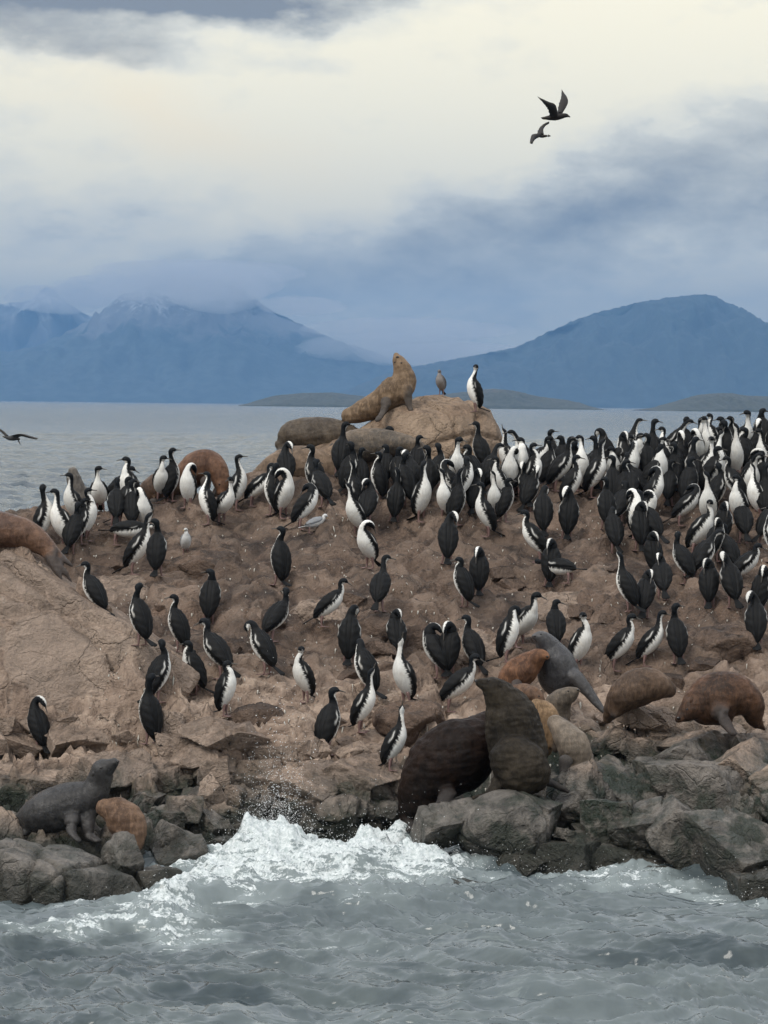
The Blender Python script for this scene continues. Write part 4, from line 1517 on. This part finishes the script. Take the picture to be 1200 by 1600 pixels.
# the big one on the crag
hp = hit(35, 852)
seal('large rust brown sea lion at the left edge trailing grey hind flippers over the crag', hp.y + 0.10,
     [[(-110, 850, .25, 34), (-60, 836, .15, 40), (-15, 828, .05, 31), (25, 831, 0, 26), (55, 843, -.02, 20), (74, 858, -.05, 14), (84, 870, -.08, 11)],
      [(80, 862, -.1, 11, 7), (92, 880, -.15, 8, 4), (103, 896, -.2, 5, 2.6), (112, 909, -.22, 3, 2)],
      [(76, 864, -.1, 10, 6), (84, 884, -.18, 7, 4), (93, 900, -.22, 4, 2.4), (98, 910, -.25, 3, 2)],
      [(86, 862, -.05, 9, 6), (100, 874, -.08, 6, 4), (112, 884, -.1, 4, 2.4)]], (0.070, 0.038, 0.026), (0.155, 0.088, 0.056), 0.5, vox=.014)

# lower left pair
hp = hit(110, 1318)
seal('wet grey sea lion sitting on the left shore boulder with raised muzzle', hp.y + .12,
     [[(30, 1296, .1, 12), (44, 1284, .05, 24), (70, 1272, 0, 35), (102, 1262, 0, 38), (128, 1252, -.02, 34), (144, 1240, -.04, 27), (153, 1226, -.05, 21), (158, 1213, -.06, 19.5), (162, 1203, -.08, 18.5),
       (171, 1197, -.1, 12.5), (178, 1192, -.12, 8)],
      [(134, 1270, -.12, 17, 12), (137, 1292, -.18, 11, 8), (140, 1306, -.2, 9, 6), (152, 1313, -.28, 7, 4)],
      [(112, 1280, -.22, 13, 10), (112, 1300, -.3, 8, 6), (122, 1312, -.36, 6, 3.5)],
      [(40, 1298, -.02, 13, 8), (26, 1306, -.1, 8, 4), (18, 1310, -.15, 5, 3)]], (0.018, 0.017, 0.017), (0.046, 0.043, 0.041), 0.40, vox=.011, eyes=[(158, 1200, 2.0), (170, 1203, 1.5)],
     nose=[(184, 1190, 2.8)], ear=[(146, 1209, 2.4)], wet=.6, wrinkle=.004)
seal('orange brown sea lion curled up behind the grey sitting one', 24.6,
     [[(165, 1262, 0, 16), (180, 1268, 0, 25), (196, 1282, -.02, 30), (204, 1300, -.05, 27), (206, 1318, -.08, 19), (200, 1332, -.1, 12)], [(185, 1310, -.2, 11, 7), (176, 1326, -.25, 7, 4)]],
     (0.085, 0.050, 0.032), (0.200, 0.122, 0.076), 0.65, vox=.012)

# the two bulls
seal('huge dark brown bull sea lion with its back turned', 26.1,
     [[(640, 1278, .1, 16), (650, 1256, .05, 30), (668, 1224, 0, 46), (694, 1194, 0, 57), (722, 1176, 0, 58), (746, 1158, .05, 45), (765, 1140, .1, 30)],
      [(640, 1280, .0, 14, 8), (648, 1291, -.1, 9, 5), (640, 1297, -.2, 6, 4)],
      [(700, 1240, -.3, 15, 10), (690, 1260, -.42, 10, 6), (668, 1268, -.5, 7, 4)]], (0.006, 0.0040, 0.0032), (0.018, 0.0095, 0.006), 0.6, vox=.014, wrinkle=.016)
seal('dark maned bull sea lion sitting upright with muzzle pointing left', 25.75,
     [[(826, 1214, .0, 24), (818, 1196, -.04, 42), (808, 1160, 0, 46), (800, 1125, 0, 43), (789, 1100, -.02, 35), (779, 1085, -.05, 26), (769, 1075, -.08, 20), (758, 1070, -.1, 13), (749, 1067, -.1, 8.5)],
      [(786, 1200, -.2, 20, 16), (776, 1226, -.3, 12, 9), (764, 1240, -.4, 9, 5), (742, 1246, -.45, 6, 4)],
      [(845, 1215, -.1, 16, 10), (868, 1226, -.15, 9, 5), (885, 1236, -.15, 6, 4)],
      [(806, 1190, -.30, 40), (816, 1200, -.30, 43), (822, 1204, -.26, 38)]], (0.011, 0.009, 0.007), (0.038, 0.030, 0.021), 0.65, vox=.013, eyes=[(764, 1063, 1.8)], nose=[(744, 1064, 3)], ear=[(782, 1072, 2.4)], wrinkle=.016)
# the jumble behind them
seal('golden sea lion squeezed behind the sitting bull', 26.7,
     [[(838, 1102, 0, 10), (850, 1112, 0, 17), (857, 1132, 0, 20), (856, 1152, 0, 18), (852, 1170, 0, 12)], [(866, 1150, -.1, 8, 5), (868, 1172, -.1, 5, 4)]], (0.15, 0.095, 0.052), (0.32, 0.21, 0.12), 0.7)
seal('dark brown sea lion whose head pokes out over the bull shoulder', 26.95,
     [[(796, 1084, .2, 14), (815, 1082, .1, 15), (832, 1086, 0, 15), (843, 1094, -.05, 10), (846, 1102, -.08, 6)], [(815, 1095, .2, 20), (810, 1120, .2, 20)]], BRN1, (0.15, 0.085, 0.05), 0.65, eyes=[(842, 1088, 1.5)])
seal('tan grey sea lion with blunt head raised to the right', 27.2,
     [[(862, 1140, .1, 22), (868, 1118, .05, 24), (872, 1100, 0, 21), (882, 1089, -.05, 17), (894, 1082, -.08, 11), (902, 1079, -.1, 6)], [(880, 1130, -.15, 10, 7), (885, 1150, -.15, 7, 4)]],
     (0.085, 0.070, 0.055), (0.175, 0.135, 0.100), 0.65, eyes=[(888, 1080, 1.6)], nose=[(903, 1078, 2.2)])
seal('reddish brown sea lion leaning right beside the grey one', 28.0,
     [[(784, 1082, .1, 12), (798, 1064, .05, 22), (815, 1048, 0, 25), (831, 1034, 0, 19), (842, 1026, -.05, 13), (850, 1024, -.08, 8), (854, 1026, -.1, 5)], [(808, 1070, -.2, 9, 6), (804, 1085, -.25, 6, 4)]],
     RST1, (0.21, 0.10, 0.05), 0.65, nose=[(855, 1026, 2)])
seal('smooth slate grey sea lion raising its head among the jumble', 28.15,
     [[(882, 1078, .1, 24), (874, 1058, .05, 33), (868, 1035, 0, 30), (858, 1014, 0, 21), (850, 1002, -.03, 16), (842, 996, -.06, 11), (836, 995, -.08, 6)],
      [(900, 1060, -.1, 18, 12), (918, 1080, -.15, 13, 9), (932, 1098, -.2, 10, 6), (944, 1112, -.25, 6, 3.5)]], (0.032, 0.031, 0.033), (0.072, 0.069, 0.070), 0.42, eyes=[(845, 991, 1.6)], nose=[(835, 994, 2)], wet=.5, wrinkle=.004)
seal('pale grey tan sea lion slumped head down beside the sitting bull', 26.35,
     [[(868, 1130, .1, 14), (882, 1146, .05, 21), (896, 1165, 0, 26), (903, 1188, 0, 22), (903, 1208, -.05, 14), (899, 1220, -.08, 8)], [(884, 1190, -.2, 11, 7), (880, 1212, -.25, 7, 4)]],
     (0.14, 0.115, 0.090), (0.235, 0.185, 0.140), 0.6)
seal('brown sea lion asleep in a rounded heap above the shore blocks', 27.4,
     [[(950, 1122, .1, 9), (960, 1106, .05, 18), (978, 1086, 0, 28), (1004, 1072, 0, 31), (1028, 1072, 0, 24), (1045, 1078, .05, 13)], [(968, 1100, -.05, 12, 7), (960, 1116, -.05, 8, 5)]],
     (0.052, 0.033, 0.022), (0.135, 0.086, 0.055), 0.62)
seal('dark rusty sea lion at the right edge resting its chin on rock', 27.0,
     [[(1192, 1138, .1, 7, 4), (1180, 1126, .05, 13), (1172, 1102, 0, 24), (1150, 1089, 0, 38), (1120, 1092, 0, 43), (1094, 1101, -.05, 33), (1080, 1108, -.1, 21), (1069, 1117, -.12, 13), (1061, 1123, -.14, 7)],
      [(1124, 1110, -.25, 16, 11), (1134, 1130, -.33, 11, 7), (1144, 1144, -.4, 8, 4)]], (0.030, 0.017, 0.011), (0.105, 0.052, 0.028), 0.62, vox=.013, eyes=[(1074, 1108, 1.8)], nose=[(1060, 1122, 3)], ear=[(1080, 1095, 2.6)])

# ------------------------------------------------------------------ cormorants
FACE = {'R': 0, 'BR': 48, 'B': 90, 'BL': 132, 'L': 180, 'FL': 222, 'F': 270, 'FR': 318}
# x, y of the feet in the photograph; facing; pose; head turn seen in the picture (l, r, -)
BIRDS = """
72 852 R tall l;97 860 FL tall l;110 866 B mid -;112 824 FL tall l;157 802 F tall r;142 845 R mid r;180 822 B mid -;194 818 R hunch r;208 828 B mid r;186 852 R bend l;224 834 F preen l;
213 898 R up r;247 900 B mid l;252 786 F mid r;270 784 BR tall r;292 795 F preen r;320 820 L tall l;350 818 FR tall l;375 798 R tall r;398 792 R mid r;421 806 BL mid r;450 764 B tall r;
447 810 FR mid l;491 780 BL mid l;474 828 R mid l;432 915 BL mid l;505 796 BL mid r;556 802 BL mid l;572 823 B preen l;555 838 FL up l;574 888 FL preen r;593 955 B tall r;615 815 B up l;
663 815 FR up r;695 812 F up l;708 790 L preen r;697 882 B preen r;508 980 R mid r;530 745 B tall r;562 772 B mid r;600 762 B mid l;625 770 B hunch r;642 776 B preen l;588 782 BL mid l;665 782 B mid l;
715 765 F hunch r;714 822 BR mid r;738 803 B preen r;757 838 L hunch l;774 815 F up -;797 778 F preen r;790 816 BR hunch r;738 775 BL hunch l;690 722 F tall r;753 712 BL tall l;
825 800 BR preen r;846 838 B mid r;838 880 L mid l;884 842 B preen l;858 917 B tuck l;886 912 BL bend r;893 793 R mid r;746 930 B tuck l;722 948 BL hunch l;
790 748 L mid l;818 752 L crane l;835 752 FR mid r;808 762 F hunch l;836 775 R mid r;822 792 B preen l;856 762 BR mid l;872 768 R tall r;897 764 B hunch -;908 768 F tall l;935 764 B tall l;930 778 R hunch r;
945 828 B mid l;961 865 B hunch r;998 862 B tuck r;1020 852 BL mid l;1020 808 R preen r;997 842 F preen l;1006 828 FR tuck l;1066 822 R preen r;1106 830 F up l;1090 868 FR mid l;1130 852 B hunch r;
1180 812 FL up l;1022 902 B tuck r;1070 912 BL mid r;1034 938 B tuck l;1005 965 B tuck r;980 956 BL hunch l;1096 906 BR mid r;1109 950 B tall -;1144 950 B preen l;1158 916 R mid r;1140 896 BL mid l;
1192 962 BR tuck r;1182 1015 B preen l;908 1050 FR mid l;966 1048 R mid r;1013 1042 R tall r;1060 1036 B mid r;150 968 BL mid l;218 1008 BL mid r;277 1018 BL mid l;249 1100 BR mid l;302 1085 L hunch l;
62 1174 BL preen r;232 1162 BL tall r;326 975 B hunch l;425 1002 BR mid l;412 1055 BL chest l;345 1060 BL mid l;358 1118 R hunch r;472 1098 FL mid r;546 1038 B chest r;512 1182 BR mid r;572 1092 BL chest r;
569 1145 R up r;620 1027 B tuck r;682 1062 BL tuck r;702 1058 B tuck l;740 1052 BL mid l;816 1012 FR mid r;798 1036 R chest r;868 1014 B hunch r;708 1112 R mid r;630 1105 FL up r;616 1204 R up l;
955 792 B mid l;972 800 BR mid r;985 790 B hunch l;1030 770 F tall r;1016 778 R tall l;1051 768 B mid l;1080 768 B mid r;1098 765 FR tall l;1118 758 F up r;1146 752 F up l;1173 768 FR preen l;
1162 722 F tall l;1146 722 B mid l;1193 745 FL tall l;1190 780 B mid l;1064 742 BL mid l;1084 738 F mid l;1040 740 FL mid l;1018 738 B tall r;1000 745 F hunch r;975 745 BL hunch l;958 748 R mid r;
1102 738 F tall -;1122 735 B hunch r;1135 742 BR mid l;962 768 F hunch l;985 764 FR preen r;1008 758 B mid l;1132 722 B mid l;1178 728 BR mid r;1205 760 R mid l;1210 722 B mid r;1158 745 BL hunch l;
990 728 R crane r;1070 725 BL mid r;1092 722 F mid r;945 748 BL hunch l;1045 790 B mid r;1078 792 BR hunch r;1150 790 BL mid l;1122 800 BR mid l;1196 812 B mid r;1160 850 B mid l;1196 850 BR mid r;
748 652 L tall r;1112 775 R hunch r;1060 755 B hunch l;1034 752 B hunch r;1170 790 F mid r;925 752 BR mid r;880 752 B hunch l;865 745 BR mid r;1190 708 B hunch r;1110 718 FL mid l;1050 724 R mid r;
684 772 BR mid l;650 752 B mid r;612 742 BL hunch l;724 790 R hunch l;780 790 FL mid l;766 772 BR hunch r;545 772 BR mid l;635 790 BL mid r;812 775 BR mid r;1000 785 BL mid r;968 822 BR hunch l;
180 790 R hunch r;128 852 BR hunch r;200 800 FL mid l;1205 880 BL mid l;1210 930 FR mid r;1120 880 BR tuck r;1150 826 FL mid l;-25 905 BR mid r
"""
specs = []
for tok in BIRDS.replace('\n', '').split(';'):
    tok = tok.strip()
    if tok:
        x, y, f, p, h = tok.split()
        specs.append((float(x), float(y), f, p, h))


_rv = random.Random(99)
for i, q in enumerate(specs):
    if q[1] < 960 and q[3] in ('mid', 'hunch', 'tall') and q[0] > 400 and _rv.random() < .34:
        specs[i] = (q[0], q[1], q[2], _rv.choice(('chest', 'preen', 'crane', 'tuck', 'up', 'tall', 'hunch')), q[4])


def zone(x, y):
    if (x, y) == (748, 652):
        return 'standing alone on top of the pale summit boulder'
    if x < 235 and y < 880:
        return 'in the far left seaside huddle'
    if x < 540 and y < 920 and not (y > 890):
        return 'below the rust brown sea lion'
    if x < 780 and y < 900:
        return 'in the crowd below the summit boulder'
    if x < 940 and y < 800:
        return 'on the skyline beside the boulder'
    if x >= 940 and y < 782:
        return 'in the far right skyline crowd'
    if x >= 930 and y < 975:
        return 'in the right flock below the skyline'
    if x < 310:
        return 'on the lower left slope by the crag'
    if x < 600:
        return 'on the open middle slope'
    if x < 900 and y < 960:
        return 'on the bare slope below the boulder'
    if x < 780:
        return 'on the slope above the dark bull'
    return 'above the heaped right sea lions'


FW = {'R': 'right-facing', 'L': 'left-facing', 'B': 'back-turned', 'F': 'front-on white-breasted', 'BR': 'black-backed right-turned', 'BL': 'black-backed left-turned', 'FL': 'white-breasted left-turned',
      'FR': 'white-breasted right-turned'}
PW = {'tall': 'neck erect', 'mid': 'neck relaxed', 'hunch': 'neck drawn in', 'up': 'bill raised', 'crane': 'neck stretched out', 'preen': 'preening its back', 'chest': 'bill to breast',
      'tuck': 'head tucked away', 'bend': 'bending low'}
ORD = ['first', 'second', 'third', 'fourth', 'fifth', 'sixth', 'seventh', 'eighth', 'ninth', 'tenth', 'eleventh', 'twelfth']
groups = {}
for i, s_ in enumerate(specs):
    groups.setdefault((zone(s_[0], s_[1]), s_[2], s_[3]), []).append(i)
labels = {}
for (z, f, p), ids in groups.items():
    ids.sort(key=lambda i: specs[i][0])
    for k, i in enumerate(ids):
        if len(ids) == 1:
            labels[i] = '%s cormorant, %s, %s' % (FW[f], PW[p], z)
        else:
            labels[i] = '%s cormorant, %s, %s from left %s' % (FW[f], PW[p], ORD[k], z)
for i, (x, y, f, p, h) in enumerate(specs):
    rb = random.Random(i * 31 + 5)
    ang = R(FACE[f] + rb.uniform(-14, 14))
    if (x, y) == (748, 652):
        pos = hit(738, 643, mn=-1) + Vector((0, .04, 0))
    else:
        pos = hit(x, y, use_rocks=(y > 860))
    want = {'l': math.pi, 'r': 0.0}.get(h)
    yawc = 0
    if want is not None:
        rel = (want - ang + math.pi) % (2 * math.pi) - math.pi
        if abs(rel) > R(35) or p in NECK3:
            yawc = 1 if rel > 0 else -1
            if p not in NECK3 and abs(rel) < R(60):
                yawc *= 0.6
    elif rb.random() < .3:
        yawc = rb.choice((-0.6, 0.6))
    lean = 0
    pose = p
    if p == 'bend':
        pose, lean = 'crane', 58
    else:
        lean = rb.choice((0, 0, -10, 10, 20)) if p != 'up' else rb.choice((0, -6, 6))
    sc_ = rb.uniform(0.92, 1.10) * (0.92 if (x, y) == (748, 652) else 1)
    e = make_bird('cormorant', (pos.x, pos.y, pos.z - 0.008), ang, pose, yawc, sc_, lean, roll=R(rb.uniform(-5, 5)), style=int(rb.random() < .5))
    tag(e, labels[i], 'cormorant', 'cormorants standing on the islet')

# gulls on the rock
p = top_of(689, 590, 680)
tag(make_bird('gull', (p.x, p.y, p.z), R(250), 'hunch', 0, 0.60, 10, 'skua'), 'small grey-brown gull standing on the summit boulder between sea lion and cormorant', 'gull')
p = hit(290, 868, False)
tag(make_bird('gull', (p.x, p.y, p.z), R(280), 'hunch', -0.6, 0.56, 8, 'gull'), 'pale gull sitting on the slope below the rust brown sea lion', 'gull')
p = hit(486, 834, False)
tag(make_bird('gull', (p.x, p.y, p.z), R(10), 'hunch', 0, 0.55, 42, 'gull'), 'grey and white gull crouching at the feet of a cormorant', 'gull')

# ------------------------------------------------------------------ flying birds
def flying(name, label, d, body, wings, tail, beak, col, dark=None):
    """body: chain of (px,py,off,rpx); wings: list of (leading edge, trailing edge) polylines in px with depth offsets"""
    s = d / F
    org = at(body[len(body) // 2][0], body[len(body) // 2][1], d)
    e = bpy.data.objects.new(name, None)
    COL.objects.link(e)
    e.location = org
    tag(e, label, 'bird')
    ch = chain_mesh([(at(a, b, d + o) - org, r_ * s) for a, b, o, r_ in body], 14)
    add_col(ch, 'col', np.tile(col, (len(ch.vertices), 1)))
    obj('body', ch, M_PLUME, e)

    def sheet(nm, lead, trail, th):
        n = 14
        A = catmull([np.array(at(a, b, d + o) - org) for a, b, o in lead], n)
        B = catmull([np.array(at(a, b, d + o) - org) for a, b, o in trail], n)
        m_ = 6
        nrm = np.cross(A[n // 2] - A[0], B[n // 2] - A[n // 2])
        nrm /= np.linalg.norm(nrm)
        P = []
        for sg in (1, -1):
            for i in range(n):
                for j in range(m_):
                    f = j / (m_ - 1)
                    camber = math.sin(math.pi * f) * th
                    q = A[i] * (1 - f) + B[i] * f
                    if j == m_ - 1:
                        q = q + (B[i] - A[i]) * (0.10 * (i % 2))
                    P.append(q + nrm * (camber * (1.6 if sg > 0 else .2) + sg * .003))
        f1 = grid_faces(n, m_)
        f2 = f1[:, ::-1] + n * m_
        fc = [tuple(int(v) for v in f) for f in np.concatenate([f1, f2])]
        for i in range(n - 1):
            a0, a1 = i * m_, (i + 1) * m_
            fc.append((a0, a1, a1 + n * m_, a0 + n * m_))
            b0, b1 = i * m_ + m_ - 1, (i + 1) * m_ + m_ - 1
            fc.append((b1, b0, b0 + n * m_, b1 + n * m_))
        me = new_mesh(nm, P, fc)
        cc = np.tile(col if dark is None else dark, (len(P), 1))
        add_col(me, 'col', cc)
        obj(nm, me, M_PLUME, e)
    for ld, tr in wings:
        sheet('wing', ld, tr, 0.02)
    sheet('tail', tail[0], tail[1], 0.004)
    (a, b, o), (a2, b2, o2) = beak
    p0, p1 = at(a, b, d + o) - org, at(a2, b2, d + o2) - org
    obj('bill', tube('bill', [p0, (p0 + p1) / 2, p1], [2.2 * s, 1.5 * s, .5 * s], 8), M_BILL, e)
    return e


DKB = np.array((0.030, 0.027, 0.025))
flying('flying_gull', 'dark gull in flight with both wings raised, the higher of two', 45.0,
       [(851, 184.5, 0, 2.2), (858, 184, 0, 3.8), (868, 183, 0, 5.2), (877, 181.5, 0, 4.4), (882, 180.5, 0, 3.6), (885, 180.5, 0, 3.0)],
       [([(872, 180, -.05), (868, 164, -.25), (857, 159, -.4), (840, 151, -.6)], [(860, 182, -.05), (857, 171, -.22), (851, 163, -.4), (839.5, 150.5, -.6)]),
        ([(878, 178, .05), (887, 162, .25), (886, 152, .4), (878.5, 142.5, .6)], [(871, 178, .05), (874, 163, .25), (877, 153, .4), (877.5, 142.5, .6)])],
       ([(852, 182, 0), (845, 183.5, 0)], [(852, 187, 0), (847, 186, 0)]), [(887, 181, 0), (891, 183, 0)], DKB, DKB)
flying('flying_gull', 'dark gull banking in flight, the lower and smaller of two', 46.0,
       [(843, 213, 0, 1.6), (847, 213, 0, 2.4), (851, 212.6, 0, 2.2), (854, 212.4, 0, 1.6)],
       [([(850, 211, .0), (849, 203, .15), (852, 197, .3), (858, 193, .45)], [(839, 211, .0), (842, 202, .15), (847, 196, .3), (857, 192.5, .45)]),
        ([(842, 209, -.05), (832, 210, -.2), (829, 216, -.35), (828, 224, -.5)], [(846, 213, -.05), (838, 216, -.2), (834, 220, -.35), (831.5, 225, -.5)])],
       ([(844, 211.5, 0), (839, 212, 0)], [(844, 214, 0), (839.5, 213.5, 0)]), [(856, 212, 0), (860.5, 212.5, 0)], DKB, DKB)
flying('flying_cormorant', 'dark bird flying low over the sea with spread wings at left', 43.0,
       [(8, 683, 0, 1.6), (14, 684.5, 0, 3.2), (20, 685, 0, 3.6), (26, 685, 0, 3), (30, 686, 0, 1.6)],
       [([(16, 681, -.05), (30, 678, -.2), (42, 681, -.4), (57, 686, -.6)], [(27, 684, -.05), (34, 681.5, -.2), (44, 684, -.4), (57, 686.8, -.6)]),
        ([(14, 682, .05), (8, 676, .3), (-2, 671, .6)], [(10, 683, .05), (4, 677, .3), (-3, 671.5, .6)])],
       ([(25, 684, 0), (31, 694, 0)], [(28, 684, 0), (32.5, 695, 0)]), [(8, 682.5, 0), (3.5, 682, 0)], np.array((0.06, 0.06, 0.06)), DKB)

# ------------------------------------------------------------------ shed feathers and straw on the slope
def litter():
    rs = np.random.default_rng(3)
    C, Fc, n = [], [], 0
    for k in range(900):
        px, py = rs.uniform(120, 1200), rs.uniform(800, 1240)
        p = hit(px, py, False)
        ln, wd = rs.uniform(.010, .028), rs.uniform(.004, .012)
        a = rs.uniform(0, 6.28)
        d_ = np.array([math.cos(a), math.sin(a), 0])
        sd = np.array([-math.sin(a), math.cos(a), 0])
        for i in range(4):
            f = i / 3 - .5
            q = np.array(p) + d_ * ln * f
            z = float(hgt(q[0], q[1])) + .006 + .012 * (1 - 4 * f * f)
            wv = wd * (1 - 3.2 * f * f)
            C += [[q[0] + sd[0] * wv, q[1] + sd[1] * wv, z], [q[0] - sd[0] * wv, q[1] - sd[1] * wv, z + .003], [q[0], q[1], z + .005]]
        for i in range(3):
            b = n + i * 3
            Fc += [[b, b + 3, b + 5, b + 2], [b + 2, b + 5, b + 4, b + 1], [b + 1, b + 4, b + 3, b]]
        n += 12
    return new_mesh('feather_litter', np.array(C), np.array(Fc))


tag(obj('feather_litter', litter(), M_FEATHER), 'shed white feathers and straw scattered over the brown slope', 'feathers', kind='stuff')
